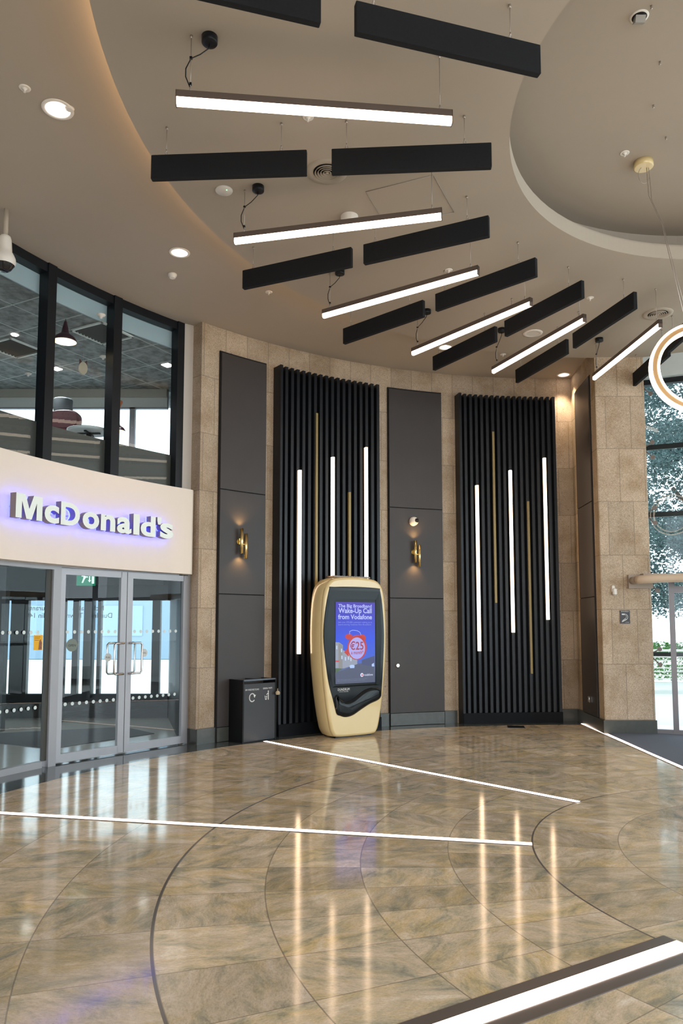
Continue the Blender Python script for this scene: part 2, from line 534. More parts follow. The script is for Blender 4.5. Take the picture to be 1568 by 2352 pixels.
M['shade_in'] = emat('lit_shade_lining', (1.0,0.80,0.45), 1.7)
M['green_sign'] = simple('green_sign_face', (0.0,0.20,0.10), 0.4, noise=0, emit=(0.0,0.42,0.22), estr=0.35)
M['sign_white'] = emat('sign_pictogram', (0.85,1.0,0.92), 0.8)

# ------------------------------------------------------------------ SETTING: floor
fl = MB()
fl.prism([(-6.0,-4.0),(11.2,-4.0),(11.2,11.2),(4.7,11.2),(4.7,13.0),(-2.05,13.0),(-2.05,10.35),(-2.72,9.44),(-3.32,8.69),(-3.72,7.95),(-4.2,6.5),(-6.0,6.0)], -0.12, 0.0)
struct('floor', fl, M['floor'])

# ------------------------------------------------------------------ SETTING: ceilings
HZ = 5.69; SZ = 5.84
def outer_pt(deg):
    a = radians(deg); d = (cos(a), sin(a))
    if 88 <= deg <= 232: R = 5.70
    else:
        R = 99.0
        if d[0] > 1e-6: R = min(R, (11.2-CC[0])/d[0])
        if d[0] < -1e-6: R = min(R, (-6.0-CC[0])/d[0])
        if d[1] > 1e-6: R = min(R, (11.08-CC[1])/d[1])
        if d[1] < -1e-6: R = min(R, (-4.0-CC[1])/d[1])
    return (CC[0]+R*d[0], CC[1]+R*d[1])
RI = 2.62
ce = MB()
N = 240
ring = []
for i in range(N):
    dg = 360.0*i/N
    a = radians(dg)
    ring.append(((CC[0]+RI*cos(a), CC[1]+RI*sin(a)), outer_pt(dg)))
vs = []
for (pi_, po) in ring:
    vs += [(pi_[0],pi_[1],HZ),(po[0],po[1],HZ),(po[0],po[1],HZ+0.03),(pi_[0],pi_[1],SZ)]
fs = []
for i in range(N):
    j = (i+1) % N
    fs += [(i*4, i*4+1, j*4+1, j*4), (i*4+1, i*4+2, j*4+2, j*4+1), (i*4+2, i*4+3, j*4+3, j*4+2), (i*4+3, i*4, j*4, j*4+3)]
ce.add(vs, fs)
struct('ceiling', ce, M['ceil'])
# outer soffit, a little higher
so = MB()
def soff_out(deg):
    a = radians(deg); d = (cos(a), sin(a)); R = 99.0
    if d[0] > 1e-6: R = min(R, (5.2-CC[0])/d[0])
    if d[0] < -1e-6: R = min(R, (-6.2-CC[0])/d[0])
    if d[1] > 1e-6: R = min(R, (12.9-CC[1])/d[1])
    if d[1] < -1e-6: R = min(R, (-4.0-CC[1])/d[1])
    # keep to the hall side of the upstairs glazing
    for _ in range(30):
        x = CC[0]+R*d[0]; y = CC[1]+R*d[1]
        rw = math.hypot(x-WC[0], y-WC[1])
        if rw > 8.12 and deg > 140 and y < 10.35: R -= (rw-8.10)*0.8
        else: break
    return (CC[0]+R*d[0], CC[1]+R*d[1])
vs = []; K = 170
for k in range(K+1):
    dg = 80.0 + 160.0*k/K
    po = soff_out(dg); pin = pol(CC, 5.35, dg)
    vs += [(pin.x,pin.y,SZ),(po[0],po[1],SZ),(po[0],po[1],SZ+0.1),(pin.x,pin.y,SZ+0.1)]
fs = []
for k in range(K):
    for i in range(4):
        fs.append((k*4+i, k*4+(i+1)%4, k*4+4+(i+1)%4, k*4+4+i))
so.add(vs, fs)
struct('ceiling', so, M['ceil'])
# cove strip on the rim of the lower disc
co = MB(); co.arcwall(CC, 5.58, 5.61, 126, 231, HZ+0.04, HZ+0.06, 60)
cv = co.build('cove_light', M['led_cove']); tag(cv, 'hidden warm light strip along the rim of the lowered ceiling on the left', 'light')
# recess above the hall
rc = MB()
rc.arcwall(CC, 3.05, 3.15, 0, 360, SZ-0.01, 6.22, 96, ends=False)
rc.lathe((CC[0],CC[1],0), [(0.001,6.20),(3.15,6.20),(3.15,6.26),(0.001,6.26)], 96, smooth=False, cap=False)
rc.arcwall(CC, 2.63, 3.10, 0, 360, SZ, SZ+0.02, 96, ends=False)
struct('ceiling', rc, simple('taupe_recess_paint', (0.37,0.315,0.255), 0.85, noise=0.02))
# roof slab closing everything
rf = MB(); rf.box((2.4, 4.8, 6.5), (18, 18.6, 0.3)); struct('ceiling', rf, M['gap'])

# ------------------------------------------------------------------ SETTING: walls
wb = MB(); wb.arcwall(WC, 7.716, 7.95, 87.7, 136.6, 0, 5.85, 40)
struct('wall_back', wb, M['stone'])
wl = MB()
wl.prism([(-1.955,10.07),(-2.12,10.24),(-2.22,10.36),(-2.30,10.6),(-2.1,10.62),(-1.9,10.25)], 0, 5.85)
struct('wall_left', wl, simple('sandstone_shaded_side', (0.24,0.185,0.125), 0.75, noise=0.25, nscale=60, bump=0.3))  # darker copy of the sandstone, the side face's shade is in the colour
# pale jamb between the upstairs glass and the stone
jb = MB(); jb.prism([(-2.10,10.21),(-2.21,10.13),(-2.30,10.27),(-2.2,10.35)], 3.40, 5.85)
struct('trim_1', jb, M['white_wall'])
# right return and pier
wr = MB(); wr.prism([(3.955,12.50),(3.875,11.055),(4.0,11.055),(4.3,12.6)], 0, 5.85)
struct('wall_right', wr, M['stone_y'])
wp = MB(); wp.box((4.2525, 11.25, 2.92), (0.735, 0.40, 5.84)); struct('wall_right', wp, M['stone_x'])
# skirtings in slate
sk = MB()
for a0, a1 in ((134.35,136.6),(127.5,128.35),(111.9,113.8),(103.2,104.8),(87.9,90.0)):
    sk.arcwall(WC, 7.692, 7.73, a0, a1, 0, 0.20, 4)
sk.prism([(-1.935,10.035),(-2.13,10.225),(-2.14,10.26),(-1.93,10.09)], 0, 0.20)
struct('baseboard_back', sk, M['slate'])
sr = MB()
sr.prism([(3.92,12.46),(3.8517,11.06),(3.90,11.06),(3.97,12.46)], 0, 0.20)
sr.prism([(3.85,11.03),(4.635,11.03),(4.635,11.06),(3.85,11.06)], 0, 0.20)
sr.prism([(4.60,11.06),(4.635,11.06),(4.635,11.42),(4.60,11.42)], 0, 0.20)
struct('baseboard_right', sr, M['slate'])
# unseen rest of the hall: shopfront wall running on to the left, rear wall, roof edge
ol = MB()
ol.arcwall(WC, 7.9, 8.1, 161.5, 215, 0, 5.85, 20)
struct('wall_left', ol, M['white_wall'])
br = MB()
br.box((-3.6,-4.1,2.9),(5.0,0.2,5.9)); br.box((10.3,-4.1,2.9),(2.0,0.2,5.9)); br.box((-6.05,-1.5,2.9),(0.2,5.2,5.9)); br.box((-4.6,1.0,2.9),(3.0,0.2,5.9))
br.box((3.9,-4.1,5.6),(11.0,0.2,0.5))
struct('wall_back', br, M['white_wall'])

# ------------------------------------------------------------------ dark wall panels
def wall_panels(a0, a1, label, group):
    root = empty('wall_panel_bay', pol(WC, 7.70, (a0+a1)/2), 0, label, 'wall panel', group)
    inv = Matrix.Translation(-root.location)
    b = MB(); b.arcwall(WC, 7.690, 7.72, a0-0.10, a1+0.10, 0, 5.50, 10)
    o = b.build('backing', M['gap'], root); o.matrix_parent_inverse = inv
    for z0, z1 in ((0.205,2.02),(2.035,3.495),(3.51,5.47)):
        b = MB(); b.arcwall(WC, 7.665, 7.692, a0, a1, z0, z1, 10)
        o = b.build('panel', M['panel'], root); o.matrix_parent_inverse = inv
    b = MB(); b.arcwall(WC, 7.662, 7.692, a0, a1, 0.006, 0.195, 6)
    o = b.build('plinth', M['slate'], root); o.matrix_parent_inverse = inv
    return root
wall_panels(128.45, 134.25, 'tall dark wall panelling between the glass doors and the first slatted panel', 'dark wall panel bays')
p3 = wall_panels(104.95, 112.0, 'tall dark wall panelling between the two black slatted panels', 'dark wall panel bays')
lk = MB()
LM = frame(pol(WC, 7.662, 111.05, 0.95), (sin(radians(111.05)), -cos(radians(111.05)), 0), (-cos(radians(111.05)), -sin(radians(111.05)), 0))
lk.lathe((0,0,0), [(0.034,0),(0.034,0.01),(0.028,0.014),(0.024,0.014)], 20, mat=LM)
lk.box(LM @ Vector((0,0,0.016)), (0.012,0.012,0.035))
o = lk.build('lock', M['steel'], p3); o.matrix_parent_inverse = Matrix.Translation(-p3.location); o['label'] = 'round silver lock'
# right-hand panel bay on the return wall
root = empty('wall_panel_bay', (3.9,11.75,0), 0, 'narrow dark wall panelling on the side of the right stone pier', 'wall panel', 'dark wall panel bays')
def rxw(y): return 3.875 + (y-11.055)*0.0554
inv = Matrix.Translation(-root.location)
b = MB(); b.prism([(rxw(11.30)-0.012,11.30),(rxw(12.16)-0.012,12.16),(rxw(12.16)+0.02,12.16),(rxw(11.30)+0.02,11.30)], 0.2, 5.5)
o = b.build('backing', M['gap'], root); o.matrix_parent_inverse = inv
for z0, z1 in ((0.21,2.02),(2.035,3.495),(3.51,5.47)):
    b = MB(); b.prism([(rxw(11.31)-0.03,11.315),(rxw(12.14)-0.03,12.145),(rxw(12.14),12.145),(rxw(11.31),11.315)], z0, z1)
    o = b.build('panel', M['panel'], root); o.matrix_parent_inverse = inv
sk2 = MB(); sk2.box((rxw(11.62)-0.036, 11.72, 0.44), (0.012,0.09,0.09), rz=-radians(3.2))
sk2.box((rxw(11.62)-0.044, 11.70, 0.45), (0.008,0.02,0.03)); sk2.box((rxw(11.62)-0.044, 11.74, 0.45), (0.008,0.02,0.03))
tag(sk2.build('wall_socket', M['steel']), 'small steel power socket low on the right side panelling', 'socket')

# ------------------------------------------------------------------ slatted panels with light bars
def slat_panel(aL, aR, label):
    """angles fall from left to right"""
    mid = (aL+aR)/2
    root = empty('slatted_wall_panel', pol(WC, 7.52, mid), 0, label, 'slatted panel', 'black slatted wall panels')
    inv = Matrix.Translation(-root.location)
    def P(name, mb, mat, lab=None):
        o = mb.build(name, mat, root); o.matrix_parent_inverse = inv
        if lab: o['label'] = lab
        return o
    b = MB(); b.arcwall(WC, 7.645, 7.74, aR, aL, 0, 5.44, 16); P('back_panel', b, M['slat'])
    b = MB(); b.arcwall(WC, 7.515, 7.72, aL-0.30, aL+0.02, 0, 5.47, 2); P('side_panel', b, M['slat'])
    b = MB(); b.arcwall(WC, 7.505, 7.65, aR, aL, 0, 0.175, 12); P('plinth', b, M['plinth_black'])
    n = 17; st = (aL-aR-0.30)/n
    for k in range(n):
        a = aL-0.30 - st*(k+0.72)
        b = MB(); b.arcwall(WC, 7.525, 7.65, a-st*0.24, a+st*0.24, 0.172, 5.46, 1)
        P('slat', b, M['slat'])
    return root
slat_panel(127.28, 113.80, 'tall black slatted wall panel standing behind the gold display kiosk')
slat_panel(102.95, 90.20, 'tall black slatted wall panel nearest the right stone pier')

def bar(name, a, z0, z1, half, mat, label, cat, group):
    b = MB()
    R = 7.50
    t = (-sin(radians(a)), cos(radians(a))); n = (-cos(radians(a)), -sin(radians(a)))
    c = pol(WC, R, a)
    if mat is M['led_bar']:
        d = half
        pr = [(-d, -0.03), (d, -0.03), (d, 0.012), (d*0.6, 0.026), (-d*0.6, 0.026), (-d, 0.012)]
        poly = [(c.x + t[0]*u + n[0]*w, c.y + t[1]*u + n[1]*w) for u, w in pr]
        root = empty(name, (c.x, c.y, z0), 0, label, cat, group)
        inv = Matrix.Translation(-root.location)
        b.prism(poly, z0+0.004, z1-0.004); o = b.build('diffuser', mat, root); o.matrix_parent_inverse = inv
        h = MB()
        poly = [(c.x + t[0]*u + n[0]*w, c.y + t[1]*u + n[1]*w) for u, w in [(-d-.003,-0.045),(d+.003,-0.045),(d+.003,-0.028),(-d-.003,-0.028)]]
        h.prism(poly, z0, z1); o = h.build('housing', M['black_metal'], root); o.matrix_parent_inverse = inv
    else:
        pr = [(-half,-0.04),(half,-0.04),(half,0.0),(-half,0.0)]
        poly = [(c.x + t[0]*u + n[0]*w, c.y + t[1]*u + n[1]*w) for u, w in pr]
        b.prism(poly, z0, z1)
        tag(b.build(name, mat), label, cat, group)
for pn, (angs, word) in enumerate((((124.72,120.27,115.75),'left slatted panel, behind the kiosk'), ((100.76,96.31,91.81),'right slatted panel'))):
    for a, (z0,z1), w in zip(angs, ((1.17,3.91),(1.47,4.18),(1.68,4.40)), ('lowest, leftmost','middle','highest, rightmost')):
        bar('wall_light_bar', a, z0, z1, 0.023, M['led_bar'], '%s glowing vertical light bar on the %s' % (w, word), 'light bar', 'vertical light bars on the slatted panels')
for a, z0, z1, lab in ((122.44,1.96,4.83,'longer-reaching upper brass strip on the left slatted panel'),(117.98,0.80,3.66,'lower brass strip on the left slatted panel, behind the kiosk'),(98.48,1.96,4.83,'upper brass strip on the right slatted panel'),(94.04,0.80,3.66,'lower brass strip on the right slatted panel')):
    bar('brass_strip', a, z0, z1, 0.018, M['goldpaint'], lab, 'metal strip', 'brass strips on the slatted panels')

# ------------------------------------------------------------------ brass sconces
def point(name, loc, e, col=(1,0.55,0.18), r=0.01, parent=None):
    l = bpy.data.lights.new(name, 'POINT'); l.energy = e; l.color = col; l.shadow_soft_size = r
    o = bpy.data.objects.new(name, l); COL.objects.link(o); o.location = loc
    if parent is not None: o.parent = parent; o.matrix_parent_inverse = Matrix.Translation(-parent.location)
    return o
def spot_l(name, loc, e, parent, up):
    l = bpy.data.lights.new(name, 'SPOT'); l.energy = e; l.color = (1,0.60,0.22); l.shadow_soft_size = 0.015; l.spot_size = radians(125); l.spot_blend = 1.0
    o = bpy.data.objects.new(name, l); COL.objects.link(o); o.location = loc
    if up: o.rotation_euler = (pi,0,0)
    o.parent = parent; o.matrix_parent_inverse = Matrix.Translation(-parent.location)
    return o
M['bulb'] = emat('amber_lamp', (1.0,0.55,0.15), 9.0)
def sconce(a1, a2, label):
    base = pol(WC, 7.665, (a1+a2)/2, 2.77)
    root = empty('wall_sconce', base, 0, label, 'wall lamp', 'brass two-tube wall sconces')
    inv = Matrix.Translation(-root.location)
    def P(name, mb, mat):
        o = mb.build(name, mat, root); o.matrix_parent_inverse = inv
    am = (a1+a2)/2; n = Vector((-cos(radians(am)), -sin(radians(am)), 0))
    b = MB(); p = pol(WC, 7.664, a1, 2.78); b.cyl(p, p + n*0.015, 0.045, 20); P('wall_plate', b, M['brass'])
    b = MB(); b.cyl(p, pol(WC, 7.60, a1, 2.78), 0.012, 10); b.cyl(pol(WC,7.60,a1,2.74), pol(WC,7.60,a2,2.74), 0.008, 8); P('arm', b, M['brass'])
    for a, z0, z1 in ((a1,2.605,2.965),(a2,2.535,2.895)):
        c = pol(WC, 7.60, a)
        b = MB(); b.lathe((c.x,c.y,0), [(0.0205,z0+0.01),(0.0205,z0),(0.024,z0),(0.024,z1),(0.0205,z1),(0.0205,z1-0.01)], 20, cap=False)
        P('tube', b, M['brass'])
        b = MB(); b.cyl((c.x,c.y,z0+0.006),(c.x,c.y,z1-0.006),0.0195,16); P('lamp', b, M['bulb'])
    for z, e, up in ((2.975,11.0,True),(2.595,13.0,False)):
        c = pol(WC, 7.60, a1); q = spot_l('sconce_glow', (c.x,c.y,z), e, root, up)
sconce(131.80, 131.25, 'brass two-tube wall sconce on the dark panelling above the recycling bin')
sconce(108.80, 108.27, 'brass two-tube wall sconce below the round camera, between the slatted panels')

# ------------------------------------------------------------------ wall dome camera
a = 108.85; n = Vector((-cos(radians(a)), -sin(radians(a)), 0)); p = pol(WC, 7.664, a, 3.285)
Rn = n.to_track_quat('Z','Y').to_matrix().to_4x4()
cm = empty('dome_camera', p, 0, 'round white security camera on the dark panelling above a brass sconce', 'security camera')
inv = Matrix.Translation(-cm.location)
b = MB(); b.lathe(p, [(0.075,0),(0.075,0.02),(0.070,0.05),(0.052,0.078),(0.0,0.088)], 28, mat=Rn); o = b.build('body', M['white'], cm); o.matrix_parent_inverse = inv
b = MB(); b.lathe(p + n*0.035 + Vector((0.03,0,0.008)), [(0.038,0.02),(0.036,0.042),(0.024,0.06),(0.0,0.066)], 24, mat=Rn); o = b.build('lens_dome', M['smoke'], cm); o.matrix_parent_inverse = inv

# ------------------------------------------------------------------ shop fascia
fa = MB()
prof = []
K = 30
for k in range(K+1):
    prof.append(pol(WC, 7.75, 163 - (163-138.2)*k/K))
# rounded corner back to the jamb
prof += [Vector((-2.075,10.00,0)), Vector((-2.045,10.04,0)), Vector((-2.04,10.085,0)), Vector((-2.065,10.13,0))]
back = [pol(WC, 7.98, 138.3 + (163-138.3)*k/K) for k in range(K+1)]
vs = [(p_.x,p_.y) for p_ in prof] + [(-2.13,10.20)] + [(p_.x,p_.y) for p_ in back]
fa.prism(vs, 2.285, 3.445)
struct('wall_left', fa, M['cream'])
# floor slab edge and ceiling behind the fascia
sb = MB(); sb.prism([(-2.1,10.4),(-2.95,13.2),(-9,13.2),(-9,7.6),(-4.2,7.6)] + [tuple(pol(WC,7.97,158-(158-139.5)*k/12)[:2]) for k in range(13)], 2.62, 3.30)
struct('floor', sb, simple('pale_upstairs_floor',(0.45,0.44,0.41),0.5))  # unseen floor, made pale to bounce light up to the tiled ceiling

# ------------------------------------------------------------------ shop sign, channel letters
SR = 7.58
sign_mats = [simple('lit_letter_face', (0.72,0.78,0.74), 0.45, noise=0.02, emit=(0.74,0.84,0.78), estr=0.10), simple('bronze_letter_return', (0.24,0.20,0.19), 0.45, metal=0.3, noise=0.05), emat('blue_halo_light', (0.03,0.05,1.0), 9.0)]
sg = empty('shop_sign', pol(WC, 7.70, 149, 2.70), 0, 'illuminated raised lettering on the cream fascia above the glass doors', 'sign')
inv = Matrix.Translation(-sg.location)
letters = [('M',158.0,155.28,0.0,0.26),('c',155.05,153.51,-0.004,0.200),('D',153.33,151.27,0.0,0.26),('o',150.97,149.13,-0.004,0.200),('n',148.94,147.30,0.0,0.196),('a',147.10,145.42,-0.004,0.200),('l',145.21,144.49,0.0,0.26),('d',144.35,142.59,-0.004,0.264),("'",142.40,141.90,0.165,0.095),('s',142.04,140.44,-0.004,0.200)]
for ch, a0, a1, yo, hh in letters:
    am = (a0+a1)/2
    w = radians(a0-a1)*SR
    Mx = frame(pol(WC, SR, am, 2.715), (sin(radians(am)), -cos(radians(am)), 0), (-cos(radians(am)), -sin(radians(am)), 0))
    depth = 0.085
    if ch == 'M':
        o_ = [(0,0),(0,1),(0.34,1),(0.5,0.42),(0.66,1),(1,1),(1,0),(0.78,0),(0.78,0.70),(0.60,0),(0.40,0),(0.22,0.70),(0.22,0)]
        n_ = len(o_)
        vs = [(x,y,0.25) for x,y in o_] + [(x,y,-0.25) for x,y in o_]
        tri = [(0,12,1),(12,11,1),(1,11,2),(11,10,3),(11,3,2),(10,9,3),(9,8,3),(3,8,4),(8,5,4),(8,7,5),(7,6,5)]
        tri = [t if ((o_[t[1]][0]-o_[t[0]][0])*(o_[t[2]][1]-o_[t[0]][1])-(o_[t[2]][0]-o_[t[0]][0])*(o_[t[1]][1]-o_[t[0]][1]))>0 else (t[0],t[2],t[1]) for t in tri]
        fs = tri + [(a_+n_,c_+n_,b_+n_) for a_,b_,c_ in tri] + [(i,(i+1)%n_,n_+(i+1)%n_,n_+i) for i in range(n_)]
        nz = [1]*len(tri) + [-1]*len(tri) + [0]*n_
    else:
        vs, fs, nz = text_geo(ch, 1.0, 0.25, 0.036, res=5)
    xs = [v[0] for v in vs]; ys = [v[1] for v in vs]; bw = max(xs)-min(xs); bh = max(ys)-min(ys)
    vv = [Mx @ Vector(((v[0]-min(xs))/bw*w - w/2, (v[1]-min(ys))/bh*hh + yo, (v[2]/0.5 - 0.5)*depth)) for v in vs]
    mb = MB()
    for f, z in zip(fs, nz):
        mb.f.append(f); mb.m.append(0 if z > 0.5 else (1)); mb.sm.append(False)
    mb.v = [tuple(v) for v in vv]
    o = mb.build('letter', sign_mats, sg); o.matrix_parent_inverse = inv
    # halo lamps: the same outline, smaller, behind the letter
    bk = MB()
    cx = w/2; cyy = hh/2 + yo
    vb = []
    for v in vs:
        X = ((v[0]-min(xs))/bw*w - w/2)*0.93; Y = (((v[1]-min(ys))/bh*hh + yo) - cyy)*0.93 + cyy
        vb.append(Mx @ Vector((X, Y, -depth - 0.012 + (v[2]/0.5)*0.01)))
    bk.add(vb, fs, 0)
    l = bk.build('halo_lamp', sign_mats[2], o); l.matrix_parent_inverse = Matrix.Identity(4)
    for sx_ in (-0.3, 0.3):
        st = MB(); st.cyl(Mx @ Vector((sx_*w, hh/2+yo, -depth)), Mx @ Vector((sx_*w, hh/2+yo, -0.168)), 0.006, 6)
        st.build('stand_off', M['steel'], o)

# ------------------------------------------------------------------ upstairs glazing
gz = sempty('window_1')
def up_box(name, a0, a1, r0, r1, z0, z1, mat, parent=gz):
    b = MB(); b.arcwall(WC, r0, r1, a1, a0, z0, z1, 10); return b.build(name, mat, parent)
up_box('window_frame', 163, 137.3, 7.96, 8.09, 5.73, 5.84, M['black_metal'])
for a0, a1 in ((153.09,152.2),(145.86,144.94),(138.35,137.55)):
    up_box('mullion', a0, a1, 7.94, 8.09, 3.40, 5.84, M['black_metal'])
for a0, a1 in ((162.5,153.0),(152.25,145.8),(145.0,138.3)):
    up_box('pane', a0, a1, 8.035, 8.045, 3.40, 5.74, M['glass_up'])
for a0, a1 in ((162.5,153.0),(152.25,145.8),(145.0,138.3)):
    up_box('spandrel_panel', a0, a1, 8.06, 8.08, 3.40, 3.95, M['film'])

# ------------------------------------------------------------------ upstairs restaurant
uf = MB(); uf.prism([(-2.25,10.45),(-3.05,13.1),(-9,13.1),(-9,7.4),(-4.3,7.4)] + [tuple(pol(WC,8.12,157-(157-139.8)*k/12)[:2]) for k in range(13)], 5.50, 5.56)
struct('ceiling', uf, M['tiles_up'])
up_box('pelmet', 163, 138.2, 8.10, 8.13, 5.50, 5.73, M['bulk_blue'])
uw = MB(); uw.box((-6.0,12.10,5.29),(6.2,0.1,0.16)); uw.box((-6.0,12.10,3.35),(6.2,0.1,0.5))
struct('wall_back', uw, M['bulk_white'])
ub = MB(); ub.box((-6.0,12.08,5.44),(6.2,0.16,0.14)); struct('trim_2', ub, simple('beige_cornice',(0.42,0.40,0.35),0.7))
w2 = sempty('window_2')
b = MB(); b.box((-6.0,12.10,5.20),(6.2,0.07,0.03))
for x in (-6.6,-4.90,-3.48): b.box((x,12.10,4.4),(0.05 if x != -3.48 else 0.09,0.07,1.65))
b.build('window_frame', M['alu'], w2)
b = MB(); b.box((-6.0,12.12,4.35),(6.2,0.008,1.7)); b.build('pane', M['glass'], w2)
# party wall at the right of both storeys, partition at the far left downstairs
pw = MB(); pw.prism([(-2.28,10.52),(-3.02,13.05),(-2.9,13.05),(-2.16,10.5)], 0, 5.6); struct('wall_right', pw, M['charcoal'])
pw2 = MB(); pw2.box((-9.05,10.3,2.9),(0.1,5.8,5.8)); pw2.box((-6.7,7.3,4.5),(4.8,0.1,2.4)); struct('wall_left', pw2, M['dark_wall'])
# pendants
def lathe_obj(name, prof, mat, parent, n=32, loc=(0,0,0), mat4=None):
    b = MB(); b.lathe(loc, prof, n, cap=False, mat=mat4); return b.build(name, mat, parent)
def pendant(loc, s, label):
    root = empty('pendant_lamp', loc, 0, label, 'pendant lamp', 'enamel pendants upstairs')
    lathe_obj('shade', [(0.155*s,0.0),(0.160*s,0.01*s),(0.135*s,0.06*s),(0.085*s,0.10*s),(0.055*s,0.12*s),(0.042*s,0.19*s),(0.018*s,0.29*s),(0.006*s,0.30*s)], M['maroon'], root)
    lathe_obj('lining', [(0.154*s,0.002),(0.130*s,0.055*s),(0.08*s,0.088*s),(0.001,0.09*s)], M['shade_in'], root)
    b = MB(); b.cyl((0,0,0.25*s),(0,0,5.5-loc[2]),0.004,6); b.build('cord', M['black_metal'], root)
    return root
pendant((-3.53,9.18,5.20), 0.92, 'maroon enamel pendant lamp with a glowing lining behind the upper left glass')
pend2 = pendant((-3.49,11.3,4.60), 0.80, 'maroon enamel pendant lamp hanging in front of the bright upstairs windows')
b = MB(); b.lathe((0,0,0.28), [(0.005,0),(0.05,0.12),(0.075,0.18),(0.07,0.2),(0.02,0.2)], 20)
b.build('cap', simple('terracotta_cap',(0.36,0.12,0.05),0.5), pend2)['label'] = 'terracotta cap on the cord'
# booth seat and table
bs = empty('dining_booth', (-4.04,10.6,3.3), 0, 'dark red rounded booth back upstairs against the bright window', 'booth')
b = MB()
pts = []
for k in range(24):
    t = 2*pi*k/24
    pts.append((0.235*math.copysign(abs(cos(t))**0.7, cos(t)), 0.15*math.copysign(abs(sin(t))**0.75, sin(t))))
for yy, s_ in ((-0.09,0.86),(-0.05,1.0),(0.05,1.0),(0.09,0.86)):
    b.v += [(0.0+p_[0]*s_, yy, 1.27+p_[1]*s_) for p_ in pts]
for k in range(3):
    for i in range(24):
        j = (i+1) % 24
        b.f.append((k*24+i, k*24+j, k*24+24+j, k*24+24+i)); b.m.append(0); b.sm.append(True)
b.f.append(tuple(range(24))); b.m.append(0); b.sm.append(False); b.f.append(tuple(range(72,96))); b.m.append(0); b.sm.append(False)
b.build('backrest', M['red_vinyl'], bs)
b = MB(); b.lathe((0,0,0.0), [(0.20,0),(0.20,1.02),(0.15,1.12)], 24); b.build('seat', M['red_vinyl'], bs)
cl = MB(); cl.lathe((-4.28,11.15,3.3), [(0.14,0),(0.14,1.74),(0.135,1.76)], 28)
tag(cl.build('booth_post', M['grey_fab']), 'grey round upholstered post behind the red booth seat upstairs', 'post')
tb = empty('round_table', (-3.30,9.50,3.3), 0, 'round white dining table upstairs seen from below near the glass', 'table')
b = MB(); b.lathe((0,0,0.80), [(0.24,0),(0.275,0.012),(0.275,0.03),(0.26,0.035)], 40); b.build('tabletop', M['table_white'], tb)
b = MB(); b.cyl((0,0,0),(0,0,0.80),0.035,14); b.box((0,0,0.79),(0.30,0.03,0.02)); b.box((0,0,0.79),(0.03,0.30,0.02)); b.build('pedestal', M['black_metal'], tb)
# square and round lights, vents upstairs
def ceil_sq(x, y, s, mat, name, label, cat, group=None, z=5.495):
    b = MB(); b.box((x,y,z),(s,s,0.012), rz=radians(-28)); tag(b.build(name, mat), label, cat, group)
M['sqlamp'] = emat('square_lamp_lens', (1.0,0.86,0.76), 7.0)
ceil_sq(-2.62,10.86,0.13, M['sqlamp'], 'square_downlight', 'square lit downlight in the dark tiled ceiling at the upper right pane', 'light', 'square ceiling lights upstairs')
ceil_sq(-4.35,11.02,0.12, M['sqlamp'], 'square_downlight', 'square lit downlight in the dark tiled ceiling next to the left mullion', 'light', 'square ceiling lights upstairs')
for x, y in ((-4.40,9.68),):
    b = MB(); b.lathe((x,y,5.485),[(0.04,0),(0.05,0.01)],20); tag(b.build('spot_lamp', M['sqlamp']), 'small round lit spotlight in the dark tiled ceiling behind the left pane', 'light')
def vent(x, y, label):
    root = empty('air_vent', (x,y,5.49), radians(-28), label, 'air vent', 'ceiling vents upstairs')
    b = MB()
    for sx_, sy_, cx_, cy_ in ((0.58,0.03,0,0.275),(0.58,0.03,0,-0.275),(0.03,0.58,0.275,0),(0.03,0.58,-0.275,0)): b.box((cx_,cy_,-0.004),(sx_,sy_,0.02))
    b.build('frame', M['bulk_white'], root)
    b = MB()
    for k in range(9): b.box((0,-0.22+0.055*k,0.0),(0.52,0.012,0.03), mat=Matrix.Rotation(radians(35),4,'X'))
    b.build('louvre', simple('vent_louvre',(0.10,0.11,0.11),0.5,noise=0), root)
    b = MB(); b.box((0,0,0.012),(0.55,0.55,0.006)); b.build('backing', M['film'], root)
vent(-3.20,9.62,'square louvred air vent in the dark tiled ceiling behind the middle pane')
vent(-4.62,10.15,'square louvred air vent in the dark tiled ceiling behind the left pane')
for x, y, lb in ((-3.03,9.04,'small white sprinkler head upstairs nearest the glass'),(-3.47,10.49,'white smoke detector upstairs behind the middle pane'),(-4.87,11.22,'small white sprinkler head upstairs beyond the left pane')):
    b = MB(); b.lathe((x,y,5.45),[(0.015,0),(0.02,0.02),(0.05,0.035),(0.055,0.05)],18); tag(b.build('ceiling_sensor' if 'smoke' in lb else 'sprinkler_head', M['white']), lb, 'ceiling fitting')
